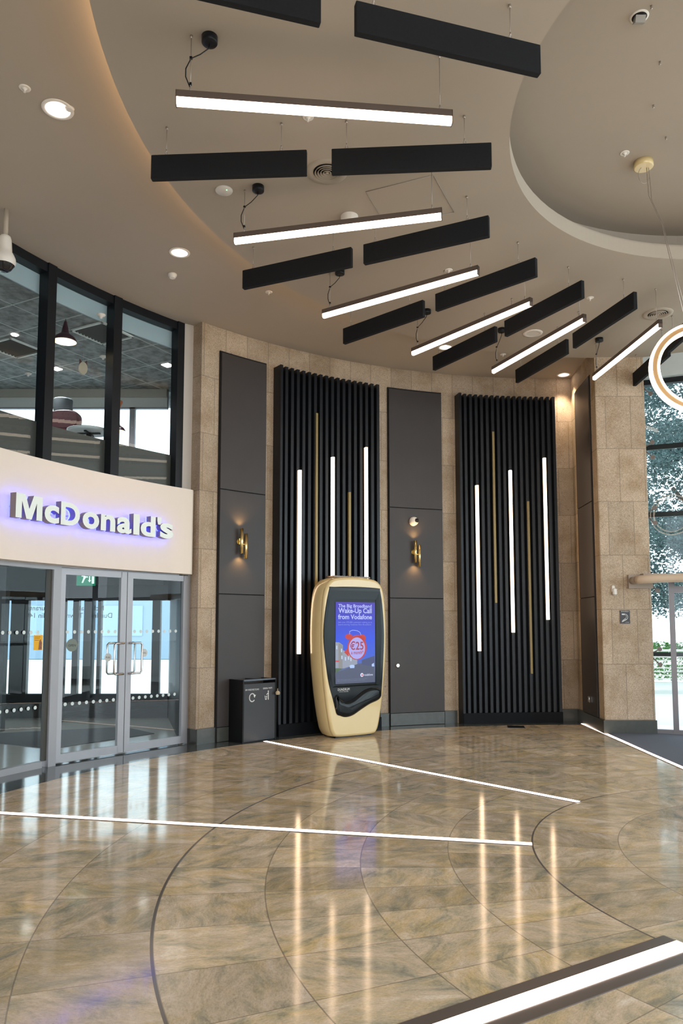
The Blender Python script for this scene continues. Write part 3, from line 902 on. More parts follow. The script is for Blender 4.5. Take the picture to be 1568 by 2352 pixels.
# hanging plush decoration
hd = empty('hanging_decoration', (-3.44,9.60,5.0), 0, 'small rounded animal-face decoration hanging behind the middle upstairs pane', 'decoration')
b = MB()
Rf = Matrix.Rotation(radians(35),4,'Z')
pts = [Rf @ Vector((0.055*cos(2*pi*k/24), -0.018, 0.085*sin(2*pi*k/24))) for k in range(24)]; pts2 = [p_ + Rf @ Vector((0,0.036,0)) for p_ in pts]
b.add(pts+pts2, [tuple(range(24)), tuple(reversed(range(24,48)))] + [(i,(i+1)%24,24+(i+1)%24,24+i) for i in range(24)], 0, False)
b.build('face', simple('cream_card',(0.45,0.40,0.32),0.8), hd)
b = MB()
for s_ in (-1,1):
    q = [Rf @ Vector((s_*0.05,-0.01,0.05)), Rf @ Vector((s_*0.048,-0.01,0.12)), Rf @ Vector((s_*0.012,-0.01,0.08)), Rf @ Vector((s_*0.05,0.01,0.05)), Rf @ Vector((s_*0.048,0.01,0.12)), Rf @ Vector((s_*0.012,0.01,0.08))]
    b.add(q, [(0,1,2),(5,4,3),(0,3,4,1),(1,4,5,2),(2,5,3,0)])
b.build('ear', simple('brown_card',(0.07,0.03,0.025),0.8), hd)
b = MB(); b.cyl((0,0,0.08),(0,0,0.46),0.0015,5); b.build('thread', M['wire'], hd)

# ------------------------------------------------------------------ ground-floor shop lobby
gf = MB(); gf.prism([(-2.05,10.35),(-2.95,13.2),(-9,13.2),(-9,7.0),(-3.98,7.0),(-3.72,7.95),(-3.32,8.69),(-2.72,9.44)], -0.1, 0.002)
struct('floor', gf, M['tilefloor'])
dm = MB(); dm.prism([(-4.9,10.3),(-3.75,9.72),(-2.75,11.05),(-3.4,11.75),(-5.2,11.0)], 0.002, 0.012)
tag(dm.build('door_mat', M['darkmat']), 'large dark entrance mat on the shop floor behind the glass doors', 'mat')
gc = MB(); gc.prism([(-2.1,10.4),(-2.95,13.1),(-9,13.1),(-9,7.6),(-4.2,7.6)], 2.56, 2.61); struct('ceiling', gc, simple('dark_lobby_ceiling',(0.045,0.045,0.045),0.4))
gb = MB(); gb.box((-6.0,12.9,2.30),(6.0,0.2,0.56)); gb.box((-6.0,12.5,2.42),(6.0,0.06,0.30)); struct('wall_back', gb, M['charcoal'])
lw = MB(); lw.box((-6.0,12.98,0.2),(6.0,0.12,0.42)); struct('wall_back', lw, M['charcoal'])
w3 = sempty('window_3')
b = MB()
for x0, x1 in ((-5.35,-4.86),(-4.72,-4.52+0.0),(-4.42-0.05,-4.23-0.05),):
    pass
for xc, wd_ in ((-5.6,0.30),(-4.62,0.10),(-4.40,0.16),(-4.21,0.06),(-5.02,0.30),(-3.80,0.17),(-3.22,0.14)):
    b.box((xc,12.96,1.2),(wd_,0.10,1.7))
b.box((-4.33,12.90,1.2),(0.05,0.2,1.7))
b.build('window_frame', M['charcoal'], w3)
b = MB(); b.box((-4.45,12.985,1.2),(3.2,0.008,1.7)); b.build('pane', M['glass'], w3)
for x in (-4.55,-4.33,-3.75,-3.3):
    pass
pt = MB(); pt.box((-6.1,11.3,1.3),(1.75,0.12,2.6)); struct('wall_left', pt, M['dark_wall'])
pt = MB()
pt.box((-5.14,11.3,1.28),(0.10,0.14,2.56)); pt.box((-4.60,12.3,1.3),(0.08,0.08,2.56)); pt.box((-4.86,11.8,2.35),(0.08,1.15,0.45), rz=radians(-28))
struct('trim_3', pt, M['charcoal'])
# exit sign
es = empty('exit_sign', (-3.80,11.0,2.18), radians(8), 'green illuminated running-man exit sign hanging inside behind the left door leaf', 'sign')
b = MB(); b.box((0,0,0.10),(0.27,0.025,0.20)); b.build('face', M['green_sign'], es)
b = MB()
FM = frame((0,-0.0135,0.10),(1,0,0),(0,-1,0))
def q2(mb, pts, z=0.001, mi=0, Mx=FM): mb.add([Mx @ Vector((x,y,z)) for x, y in pts], [tuple(range(len(pts)))], mi)
q2(b, [(-0.06,-0.06),(-0.04,-0.06),(-0.02,-0.01),(0.0,0.02),(0.03,0.02),(0.03,0.035),(-0.01,0.04),(-0.03,0.055),(-0.065,0.045),(-0.06,0.033),(-0.035,0.035),(-0.04,0.0)])
q2(b, [(-0.015+0.014*cos(2*pi*k/12),0.07+0.014*sin(2*pi*k/12)) for k in range(12)])
q2(b, [(0.045,0.05),(0.06,0.05),(0.06,-0.02),(0.075,-0.02),(0.0525,-0.05),(0.03,-0.02),(0.045,-0.02)])
q2(b, [(0.085,0.065),(0.12,0.065),(0.12,-0.07),(0.085,-0.07)])
b.build('pictogram', M['sign_white'], es)
for hx in (-0.1,0.1):
    b = MB(); b.cyl((hx,0,0.2),(hx,0,0.38),0.004,6); b.build('hanger', M['wire'], es)
# lobby lights
for x, y, w_, lb_ in ((-4.3,10.5,0.16,'beside the green exit sign'),(-3.5,12.0,0.12,'nearest the street windows'),(-2.95,11.4,0.14,'seen at the top of the right door leaf'),(-4.9,9.6,0.14,'behind the glass at far left')):
    b = MB(); b.lathe((x,y,2.548),[(w_*0.5,0),(w_*0.5,0.012)],20); tag(b.build('lobby_downlight', emat('lobby_lamp',(1,0.92,0.8),5.0)), 'lit downlight in the low lobby ceiling ' + lb_, 'light', 'downlights inside the shop lobby')
# switch plate and mirrored lettering on the far glass
b = MB(); b.box((-5.36,11.235,1.48),(0.18,0.012,0.22)); tag(b.build('notice_plate', simple('yellowed_notice',(0.48,0.42,0.28),0.6)), 'pale yellow notice plate with four marks on the dark lobby wall at far left', 'notice')
tx = MB()
TM = frame((-5.45,12.97,1.75),(1,0,0),(0,-1,0))
wl_ = empty('window_lettering', (-5.45,12.97,1.75), 0, 'white lettering seen reversed on the far street windows beyond the glass doors', 'lettering')
for t_, x_, y_ in (('Restaurant',0.0,0.10),('Dublin 14',0.0,-0.03),("McDonald's",0.75,0.10),('Dundrum Town',0.65,-0.03)):
    tx = MB(); fit_text(tx, TM, t_, x_, y_, h=0.085, flip=True); o = tx.build('text_line', M['dots'], wl_); o.matrix_parent_inverse = Matrix.Translation(-wl_.location)

def lamp_beam(loc, e, ang=150, col=(0.95,0.96,1.0)):
    l = bpy.data.lights.new('shop_lamp_beam','SPOT'); l.energy = e; l.color = col; l.spot_size = radians(ang); l.spot_blend = 0.8; l.shadow_soft_size = 0.06
    o = bpy.data.objects.new('shop_lamp_beam', l); COL.objects.link(o); o.location = loc
for x_, y_ in ((-2.62,10.86),(-4.35,11.02),(-4.40,9.68)): lamp_beam((x_,y_,5.46), 90)
for x_, y_ in ((-4.3,10.5),(-3.5,12.0),(-2.95,11.4),(-4.9,9.6)): lamp_beam((x_,y_,2.53), 7)
# ------------------------------------------------------------------ glass doors
A_ = Vector((-3.31,8.64,0)); M_ = Vector((-2.73,9.39,0)); B_ = Vector((-2.11,10.17,0))
ALU = M['alu']
def leaf(name, P0, P1, hinge_left, stickers):
    d = P1 - P0; L = d.length; rz = math.atan2(d.y, d.x)
    root = sempty(name); root.location = P0; root.rotation_euler = (0,0,rz)
    b = MB()
    b.box((0.045,0,1.143),(0.082,0.045,2.245)); b.box((L-0.050,0,1.143),(0.088,0.045,2.245))
    b.box((L/2,0,2.228),(L-0.17,0.045,0.075)); b.box((L/2,0,0.065),(L-0.17,0.045,0.095))
    b.build('door_frame', ALU, root)
    b = MB(); b.box((L/2,0,1.15),(L-0.17,0.008,2.09)); b.build('pane', M['glass_door'], root)
    # manifestation dots
    b = MB()
    for z in (1.515, 0.675):
        k = 0; x = 0.135
        while x < L-0.11:
            b.lathe((x,-0.0062,z), [(0.0,0),(0.021,0),(0.021,0.0012),(0,0.0012)], 18, mat=Matrix.Rotation(radians(90),4,'X'), smooth=False, cap=False); x += 0.094
    b.build('frosted_dot_row', M['dots'], root)
    # back-to-back pull handle
    hb = MB()
    for s_ in (-1,1):
        x = (L-0.055) if hinge_left else 0.055
        wdir = -1 if hinge_left else 1
        yy = -0.075 if s_ < 0 else 0.075
        pts = [(x,s_*0.022,1.37),(x,yy*0.8,1.37),(x+wdir*0.012,yy,1.37),(x+wdir*0.13,yy,1.37),(x+wdir*0.15,yy,1.35),(x+wdir*0.15,yy,1.01),(x+wdir*0.13,yy,0.99),(x+wdir*0.012,yy,0.99),(x,yy*0.8,0.99),(x,s_*0.022,0.99)]
        hb.tube(pts, 0.0125, 10)
    hb.build('handle', M['steel'], root)
    for x, z, r_, mt, txt in stickers:
        sb_ = MB(); sb_.lathe((x,-0.0065,z), [(0.0,0),(r_,0),(r_,0.0015),(0,0.0015)], 28, mat=Matrix.Rotation(radians(90),4,'X'), smooth=False, cap=False)
        st_ = sb_.build('sticker', mt, root)
        if txt:
            tb_ = MB(); fit_text(tb_, frame((x,-0.0088,z),(1,0,0),(0,-1,0)), txt, -r_*0.65, -r_*0.22, w=r_*1.3, extrude=0.0006); tb_.build('sticker_text', M['black_metal'], st_)
    return root
st_grey = simple('olive_grey_sticker',(0.16,0.19,0.16),0.5,noise=0); st_white = simple('pale_sticker',(0.55,0.57,0.55),0.5,noise=0)
leaf('door_1', A_, M_, True, [(0.20,1.36,0.075,st_grey,'OPEN'),(0.70,1.20,0.05,st_white,'PULL')])
leaf('door_2', M_, B_, False, [(0.29,1.24,0.05,st_white,'PULL')])
w4 = sempty('window_4')
b = MB()
b.arcwall(WC, 7.90, 8.0, 137.9, 151.0, 2.268, 2.30, 16); b.arcwall(WC, 7.90, 8.0, 151.0, 163, 2.235, 2.30, 8)     # head rail
b.arcwall(WC, 7.90, 7.99, 150.98, 151.75, 0, 2.30, 1)
b.prism([(-2.115,10.16),(-2.07,10.21),(-2.13,10.28),(-2.16,10.22)], 0, 2.30)
b.arcwall(WC, 7.92, 7.99, 152.2, 163, 0, 0.07, 8)
b.build('window_frame', ALU, w4)
b = MB(); b.arcwall(WC, 7.935, 7.985, 151.75, 152.05, 0.07, 2.23, 1); b.build('dark_edge_trim', M['dark_wall'], w4)
b = MB(); b.arcwall(WC, 7.955, 7.963, 152.0, 163, 0.07, 2.23, 10); b.build('pane', M['glass_door'], w4)
b = MB()
for z in (1.515, 0.675):
    for k in range(14):
        c = pol(WC, 7.949, 152.9+0.68*k, z); Mx = frame(c, (sin(radians(152.9+0.68*k)),-cos(radians(152.9+0.68*k)),0), (-cos(radians(152.9+0.68*k)),-sin(radians(152.9+0.68*k)),0))
        b.lathe((0,0,0), [(0,0),(0.021,0),(0.021,0.001),(0,0.001)], 18, mat=Mx, smooth=False, cap=False)
b.build('frosted_dot_row', M['dots'], w4)
# yellow poster
a = 152.85; Mx = frame(pol(WC, 7.945, a, 1.40), (sin(radians(a)),-cos(radians(a)),0), (-cos(radians(a)),-sin(radians(a)),0))
po = empty('poster', Mx.translation, 0, 'small yellow poster stuck inside the glass just left of the doors', 'poster')
inv = Matrix.Translation(-po.location)
b = MB(); q2(b, [(-0.06,-0.085),(0.06,-0.085),(0.06,0.085),(-0.06,0.085)], 0.0, 0, Mx); b.add([Mx @ Vector((x,y,-0.002)) for x,y in ((-0.06,-0.085),(0.06,-0.085),(0.06,0.085),(-0.06,0.085))],[(3,2,1,0)])
o = b.build('sheet', simple('yellow_paper',(0.80,0.42,0.02),0.6,noise=0), po); o.matrix_parent_inverse = inv
b = MB(); q2(b, [(0.005,-0.08),(0.05,-0.08),(0.05,0.0),(0.03,0.04),(0.012,0.01)], 0.001, 0, Mx)
o = b.build('picture', simple('dark_print',(0.25,0.10,0.06),0.6,noise=0.8,nscale=60), po); o.matrix_parent_inverse = inv
b = MB()
for k in range(3): q2(b, [(-0.05,0.06-0.018*k),(0.03-0.01*k,0.06-0.018*k),(0.03-0.01*k,0.066-0.018*k),(-0.05,0.066-0.018*k)], 0.001, 0, Mx)
o = b.build('text_lines', simple('brown_print',(0.30,0.12,0.02),0.6,noise=0), po); o.matrix_parent_inverse = inv

# ------------------------------------------------------------------ gold display kiosk
KP = Vector((0.12,10.70,0)); KA = radians(33)
kx = 0.10                                  # centre of the front along the local x axis
kk = empty('display_kiosk', KP, KA, 'champagne gold rounded display kiosk with a lit blue advert screen', 'kiosk')
def spline(pts, n=8):
    """closed Catmull-Rom through 2-D points"""
    out = []; N_ = len(pts)
    for i in range(N_):
        p0, p1, p2, p3_ = pts[(i-1)%N_], pts[i], pts[(i+1)%N_], pts[(i+2)%N_]
        for k in range(n):
            t = k/n
            out.append(tuple(0.5*((2*p1[j]) + (-p0[j]+p2[j])*t + (2*p0[j]-5*p1[j]+4*p2[j]-p3_[j])*t*t + (-p0[j]+3*p1[j]-3*p2[j]+p3_[j])*t**3) for j in (0,1)))
    return out
half = [(0.0,0.012),(0.30,0.020),(0.385,0.07),(0.435,0.22),(0.50,0.60),(0.548,1.05),(0.562,1.45),(0.548,1.85),(0.515,2.08),(0.455,2.20),(0.33,2.268),(0.0,2.292)]
outl = [(kx+x, z) for x, z in half] + [(kx-x, z) for x, z in reversed(half[1:-1])]
outl = spline(outl, 6)
cz = 1.15
def shrink(o, d):
    res = []
    N_ = len(o)
    for i in range(N_):
        p0 = Vector(o[i-1]); p1 = Vector(o[i]); p2 = Vector(o[(i+1)%N_])
        t = (p2-p0).normalized(); nrm = Vector((-t.y, t.x))
        res.append(tuple(p1 + nrm*d))
    return res
# depth profile: y (0 = front face), inset
prof = [(0.0,0.040),(0.006,0.022),(0.02,0.008),(0.045,0.0),(0.05,0.004),(0.055,0.0),(0.20,-0.012),(0.33,0.0),(0.38,0.02),(0.42,0.07),(0.44,0.14)]
b = MB(); n_ = len(outl)
for y, ins in prof:
    b.v += [(x, y, max(z, 0.012)) for x, z in shrink(outl, ins)]
for k in range(len(prof)-1):
    for i in range(n_):
        j = (i+1) % n_
        b.f.append((k*n_+i, k*n_+j, (k+1)*n_+j, (k+1)*n_+i)); b.m.append(0); b.sm.append(True)
b.f.append(tuple(reversed(range(n_)))); b.m.append(0); b.sm.append(False)
b.f.append(tuple((len(prof)-1)*n_+i for i in range(n_))); b.m.append(0); b.sm.append(False)
b.build('body', M['champagne'], kk)
b = MB(); b.box((kx,0.21,0.012),(0.62,0.30,0.024)); b.build('foot', M['gloss_black'], kk)
b = MB()
for k in range(15): b.box((kx-0.30+0.043*k,0.20,2.300),(0.018,0.22,0.022))
b.box((kx,0.09,2.296),(0.64,0.012,0.02)); b.box((kx,0.31,2.296),(0.64,0.012,0.02))
b.build('top_grille', simple('tinted_top_grille',(0.10,0.07,0.05),0.2,metal=0.6), kk)
# black fascia: outline of the dark field
blk = [(-0.355,2.10),(-0.31,2.135),(0.10,2.150),(0.50,2.138),(0.542,2.10),(0.585,1.85),(0.610,1.45),(0.590,1.00),(0.560,0.62),(0.545,0.545),(0.49,0.50),(0.35,0.455),(0.20,0.385),(0.06,0.315),(-0.06,0.292),(-0.16,0.315),(-0.235,0.38),(-0.29,0.55),(-0.375,0.85),(-0.440,1.35),(-0.425,1.75)]
def plate(name, pts, y0, y1, mat, parent, n=5, bev=0.006, lab=None):
    o2 = spline(pts, n) if n > 1 else pts
    area = sum(o2[i-1][0]*o2[i][1]-o2[i][0]*o2[i-1][1] for i in range(len(o2)))
    if area < 0: o2 = list(reversed(o2))
    b = MB(); N_ = len(o2)
    for y, ins in ((y1,0.0),(y0+bev,0.0),(y0,bev)):
        b.v += [(x,y,z) for x,z in shrink(o2, ins)]
    for k in range(2):
        for i in range(N_):
            j = (i+1)%N_; b.f.append((k*N_+i,k*N_+j,(k+1)*N_+j,(k+1)*N_+i)); b.m.append(0); b.sm.append(False)
    b.f.append(tuple(2*N_+i for i in range(N_))); b.m.append(0); b.sm.append(False)
    b.f.append(tuple(reversed(range(N_)))); b.m.append(0); b.sm.append(False)
    o = b.build(name, mat, parent)
    if lab: o['label'] = lab
    return o
fasc = plate('black_fascia', blk, -0.006, 0.02, M['gloss_black'], kk, lab='gloss black front field')
# funnel frame towards the screen
b = MB()
o1 = [(-0.33,2.09),(0.52,2.09),(0.565,1.5),(0.52,0.72),(-0.30,0.72),(-0.415,1.5)]
in1 = [(-0.265,1.965),(0.452,1.965),(0.452,1.5),(0.452,0.735),(-0.265,0.735),(-0.265,1.5)]
b.add([(x,-0.0072,z) for x,z in o1]+[(x,-0.012,z) for x,z in in1], [(i,(i+1)%6,6+(i+1)%6,6+i) for i in range(6)])
b.build('screen_surround', simple('satin_black_surround',(0.006,0.009,0.011),0.25,noise=0,spec=0.22), kk)
# glossy wave below the screen
wave = [(-0.235,0.36),(-0.16,0.315),(-0.06,0.296),(0.06,0.320),(0.20,0.390),(0.35,0.460),(0.49,0.506),(0.540,0.56),(0.53,0.66),(0.40,0.690),(0.26,0.665),(0.14,0.60),(0.02,0.53),(-0.08,0.515),(-0.16,0.55),(-0.22,0.62),(-0.27,0.56)]
ws = spline(wave, 4)
if sum(ws[i-1][0]*ws[i][1]-ws[i][0]*ws[i-1][1] for i in range(len(ws))) < 0: ws.reverse()
b = MB(); N_ = len(ws)
for y, ins in ((-0.006,0.0),(-0.016,0.006),(-0.030,0.028),(-0.038,0.060)):
    b.v += [(x,y,z) for x,z in shrink(ws, ins)]
for k in range(3):
    for i in range(N_):
        j = (i+1)%N_; b.f.append((k*N_+i,k*N_+j,(k+1)*N_+j,(k+1)*N_+i)); b.m.append(0); b.sm.append(True)
b.f.append(tuple(3*N_+i for i in range(N_))); b.m.append(0); b.sm.append(True)
b.build('lower_shelf', M['gloss_black'], kk)
# screen
def screen_mat():
    m, nt, bb = newmat('advert_screen')
    tc = nt.nodes.new('ShaderNodeTexCoord'); sp = nt.nodes.new('ShaderNodeSeparateXYZ'); nt.links.new(tc.outputs['Object'], sp.inputs[0])
    z = (E(nt, sp.outputs[2]) - 0.765) / 1.16
    c = ramp(nt, z.s, [(0.0,(0.07,0.09,0.17)),(0.16,(0.12,0.15,0.26)),(0.30,(0.05,0.12,0.62)),(0.55,(0.03,0.08,0.74)),(0.80,(0.045,0.05,0.55)),(1.0,(0.07,0.045,0.42))])
    nt.links.new(c, bb.inputs['Emission Color']); bb.inputs['Emission Strength'].default_value = 1.0
    setv(bb, Base_Color=(0.01,0.01,0.02), Roughness=0.12); bb.inputs['Specular IOR Level'].default_value = 0.15
    return m
sx0, sx1, sz0, sz1 = -0.250, 0.435, 0.765, 1.925
b = MB(); b.box(((sx0+sx1)/2,-0.010,(sz0+sz1)/2),(sx1-sx0,0.010,sz1-sz0)); scr = b.build('screen', screen_mat(), kk)
def adv(name, shapes, col, st=1.0, y=-0.0158):
    mb_ = MB(); Ms = frame((0,y,0),(1,0,0),(0,-1,0))
    for s_ in shapes:
        if s_[0] == 'p': q2(mb_, s_[1], 0.0, 0, Ms)
        elif s_[0] == 'e':
            _, cx_, cy_, rx_, ry_ = s_; q2(mb_, [(cx_+rx_*cos(2*pi*k/32), cy_+ry_*sin(2*pi*k/32)) for k in range(32)], 0.0, 0, Ms)
        elif s_[0] == 't':
            _, t_, x_, y_, w_, h_, of_ = s_; fit_text(mb_, Ms, t_, x_, y_, w=w_, h=h_, extrude=0.0, offset=of_)
        elif s_[0] == 'l':
            _, pts_, r_ = s_; mb_.tube([Ms @ Vector((px_,py_,0)) for px_,py_ in pts_], r_, 6)
    m_ = emat(name+'_light', col, st); m_.node_tree.nodes['Principled BSDF'].inputs['Base Color'].default_value = (0.02,0.02,0.02,1); m_.node_tree.nodes['Principled BSDF'].inputs['Specular IOR Level'].default_value = 0.15
    return mb_.build(name, m_, scr)
def S(px, py):   # photo-zoom screen coordinates -> local metres
    return (sx0 + (px-455)/(968-455)*(sx1-sx0), sz1 - (py-478)/(1550-478)*(sz1-sz0))
adv('street_ground', [('p',[S(447,1400),S(560,1370),S(720,1300),S(800,1290),S(955,1345),S(960,1550),S(452,1550)])], (0.10,0.12,0.20), 0.9)
adv('grass_verge', [('p',[S(450,1340),S(540,1350),S(450,1410)])], (0.10,0.17,0.10), 0.9, -0.0162)
adv('left_buildings', [('p',[S(450,1005),S(500,1010),S(545,1045),S(545,1110),S(600,1140),S(690,1180),S(730,1230),S(730,1300),S(560,1350),S(450,1345)])], (0.34,0.38,0.48), 0.9, -0.0162)
adv('building_side', [('p',[S(488,1015),S(540,1045),S(540,1345),S(488,1345)])], (0.30,0.30,0.30), 0.9, -0.0166)
adv('right_buildings', [('p',[S(960,1195),S(850,1230),S(790,1250),S(790,1310),S(960,1345)])], (0.08,0.10,0.22), 0.9, -0.0162)
adv('shopfront', [('p',[S(450,1245),S(495,1245),S(495,1265),S(450,1262)])], (0.7,0.08,0.10), 0.9, -0.0170)
adv('house_windows', [('p',[S(x_,y_),S(x_+14,y_+3),S(x_+14,y_+50),S(x_,y_+47)]) for x_,y_ in ((460,1050),(520,1090),(525,1180),(570,1200),(610,1190),(640,1210))] , (0.60,0.72,0.95), 0.9, -0.0170)
adv('parked_car', [('e',*S(662,1325),0.045,0.020),('p',[S(635,1335),S(692,1335),S(692,1350),S(635,1350)]),('p',[S(920,1310),S(950,1290),S(955,1340),S(922,1338)])], (0.45,0.60,0.95), 1.0, -0.0172)
adv('clock_case', [('e',*S(728,1080),0.168,0.178),('e',*S(620,935),0.062,0.040),('e',*S(790,955),0.070,0.050),('p',[S(560,1140),S(610,1080),S(620,1200)])], (0.62,0.06,0.05), 0.9, -0.0174)
adv('clock_face', [('e',*S(725,1090),0.142,0.155)], (0.42,0.40,0.85), 1.0, -0.0178)
adv('clock_handle', [('l',[S(630,905),S(632,865),S(670,850),S(730,858),S(765,880),S(778,915)],0.004)], (0.40,0.50,0.95), 1.0, -0.0176)
adv('price_text', [('t','€25',*S(635,1112),0.235,0.125,0.015),('t','a month*',*S(650,1170),0.215,0.055,0.01)], (0.40,0.05,0.10), 0.9, -0.0184)
adv('headline_text', [('t','The Big Broadband',*S(487,563),0.580,0.062,0.018),('t','Wake-Up Call',*S(487,645),0.580,0.098,0.024),('t','from Vodafone',*S(483,706),0.590,0.070,0.024)], (0.50,0.56,1.0), 1.0, -0.0180)
adv('small_print', [('t','Join over 275,000 customers waking up to',*S(483,762),0.590,0.030,0.0),('t','award-winning Vodafone Fibre Broadband.',*S(483,792),0.580,0.030,0.0)], (0.30,0.36,0.90), 0.9, -0.0180)
adv('brand_text', [('t','vodafone',*S(818,1460),0.155,0.032,0.004),('e',*S(790,1446),0.028,0.028)], (0.72,0.75,0.95), 1.0, -0.0180)
adv('brand_mark', [('e',*S(792,1448),0.012,0.012)], (0.60,0.02,0.04), 1.0, -0.0186)
adv('terms_text', [('t','Terms and conditions apply. See in store or online for details',*S(470,1500),0.52,0.009,0.0),('t','Subject to availability in your area. Minimum contract applies',*S(470,1518),0.48,0.009,0.0)], (0.28,0.32,0.45), 0.9, -0.0180)
b = MB(); fit_text(b, frame((0,-0.0125,0),(1,0,0),(0,-1,0)), 'DUNDRUM', *S(482,1640), w=0.20, h=0.034, extrude=0.001)
fit_text(b, frame((0,-0.0125,0),(1,0,0),(0,-1,0)), 'TOWN CENTRE', *S(495,1658), w=0.16, h=0.010, extrude=0.001); b.build('brand_lettering', M['print_white'], kk)
b = MB(); b.box((0.14,0.012,2.222),(0.15,0.012,0.032)); bl = b.build('badge', simple('blue_badge',(0.10,0.30,0.75),0.4,noise=0), kk)
b = MB(); fit_text(b, frame((0.09,0.0055,2.21),(1,0,0),(0,-1,0)), 'glas', 0,0, w=0.09, h=0.022, extrude=0.001, offset=0.02); b.build('badge_lettering', M['print_white'], bl)

# ------------------------------------------------------------------ recycling bin
BA = Vector((-1.34,10.17,0)); BB = Vector((-0.92,10.59,0)); bd = BB-BA; bL = bd.length; bz = math.atan2(bd.y,bd.x)
rb = empty('recycling_bin', BA, bz, 'dark grey two-way recycling bin against the dark panelling', 'bin')
BH = 0.845
b = MB(); b.box((0.011,0.19,BH/2),(0.022,0.38,BH)); b.box((bL-0.011,0.19,BH/2),(0.022,0.38,BH)); b.box((bL/2,0.37,BH/2),(bL-0.04,0.02,BH)); b.box((bL/2,0.19,0.02),(bL-0.044,0.34,0.04))
b.build('body', M['bin_side'], rb)
b = MB(); b.box((bL/2,0.012,0.402),(bL-0.05,0.018,0.775)); b.build('front_door', M['bin'], rb)
b = MB()
b.box((bL/2,0.03,BH-0.005),(bL-0.03,0.06,0.02)); b.box((bL/2,0.35,BH-0.005),(bL-0.03,0.06,0.02)); b.box((bL/2,0.19,BH-0.005),(0.06,0.26,0.02)); b.box((0.03,0.19,BH-0.005),(0.05,0.26,0.02)); b.box((bL-0.03,0.19,BH-0.005),(0.05,0.26,0.02))
b.build('lid', simple('bin_lid_metal',(0.10,0.11,0.13),0.22,metal=0.6), rb)
b = MB(); b.box((bL/2,0.19,BH-0.1),(bL-0.06,0.32,0.01)); b.build('liner', M['gap'], rb)
TM = frame((0,0.0025,0),(1,0,0),(0,-1,0))
b = MB(); fit_text(b, TM, 'DRY MIXED RECYCLING', 0.045, 0.700, w=0.235, h=0.022, extrude=0.001, offset=0.0); fit_text(b, TM, 'GENERAL WASTE', 0.352, 0.705, w=0.165, h=0.022, extrude=0.001, offset=0.0)
b.build('lettering', M['print_white'], rb)
b = MB()
def strip2(mb, pts, w, Mx=TM, z=0.0012):
    for p0, p1 in zip(pts[:-1], pts[1:]):
        d_ = Vector((p1[0]-p0[0], p1[1]-p0[1])); L_ = d_.length or 1; nn = Vector((-d_.y, d_.x))/L_*w/2; e_ = d_/L_*w*0.3
        q2(mb, [(p0[0]-e_.x+nn.x,p0[1]-e_.y+nn.y),(p0[0]-e_.x-nn.x,p0[1]-e_.y-nn.y),(p1[0]+e_.x-nn.x,p1[1]+e_.y-nn.y),(p1[0]+e_.x+nn.x,p1[1]+e_.y+nn.y)], z, 0, Mx)
cxr, cyr = 0.163, 0.603
strip2(b, [(cxr+0.047*cos(radians(t)), cyr+0.054*sin(radians(t))) for t in range(30,325,12)], 0.013)
q2(b, [(cxr+0.022,cyr+0.030),(cxr+0.064,cyr+0.036),(cxr+0.040,cyr-0.006)], 0.0014, 0, TM)
q2(b, [(0.447+0.010*cos(2*pi*k/14),0.672+0.010*sin(2*pi*k/14)) for k in range(14)], 0.0012, 0, TM)
strip2(b, [(0.448,0.655),(0.448,0.56)], 0.012); strip2(b, [(0.446,0.652),(0.418,0.628)], 0.009)
strip2(b, [(0.388,0.612),(0.396,0.562),(0.414,0.562),(0.422,0.612)], 0.008); strip2(b, [(0.405,0.60),(0.418,0.60)], 0.007)
b.build('pictogram', M['print_white'], rb)
b = MB(); b.lathe((0,0,0), [(0.0,-0.03),(0.028,-0.024),(0.034,0.0),(0.026,0.018),(0.006,0.028),(0.004,0.06)], 14)
b.box((0,0,-0.01),(0.05,0.04,0.03), rz=0.4)
hg = b.build('hanging_tag', simple('beige_bundle',(0.45,0.36,0.24),0.8,noise=0.3,nscale=60)); hg.location = BB + Vector((0.02,-0.035,0.645)); tag(hg, 'small beige bundle hanging at the right edge of the recycling bin', 'tag')

# ------------------------------------------------------------------ floor light strips
def floor_strip(p0, p1, frame_w, label, w=0.055):
    p0 = Vector((*p0,0)); p1 = Vector((*p1,0)); d = p1-p0; L = d.length; rz = math.atan2(d.y,d.x)
    root = empty('floor_light_strip', p0, rz, label, 'floor light', 'light strips set in the floor')
    b = MB(); b.box((L/2,0,0.0025),(L+0.006,frame_w,0.005)); b.build('channel', simple('dark_steel_channel',(0.16,0.14,0.13),0.35,metal=0.5), root)
    b = MB(); b.box((L/2,0,0.004),(L,w,0.008)); b.build('diffuser', M['led_floor'], root)
floor_strip((-1.05,10.34),(2.14,6.85),0.075,'glowing floor strip running from the recycling bin across the marble')
floor_strip((-3.45,6.57),(1.39,5.56),0.075,'glowing floor strip crossing the floor in front of the glass doors')
floor_strip((3.90,12.15),(3.80,7.55),0.075,'glowing floor strip from the right pier along the carpet edge')
floor_strip((1.72,3.855),(-0.35,2.63),0.25,'widest glowing floor strip in a grey metal channel, nearest the camera', w=0.095)

# carpet and floor plate
cp = MB(); cp.prism([(3.91,11.03),(3.86,9.5),(3.83,7.6),(6.5,8.3),(8.4,9.0),(7.2,10.35),(4.66,11.35),(4.66,11.03)], 0.0, 0.012)
tag(cp.build('entrance_carpet', M['carpet']), 'blue grey entrance carpet by the tall glass front on the right', 'carpet')
fp = MB(); fp.box((2.74,11.80,0.003),(0.26,0.26,0.006), rz=radians(-8)); tag(fp.build('floor_access_plate', M['black_metal']), 'small dark access plate in the floor before the right slatted panel', 'floor plate')

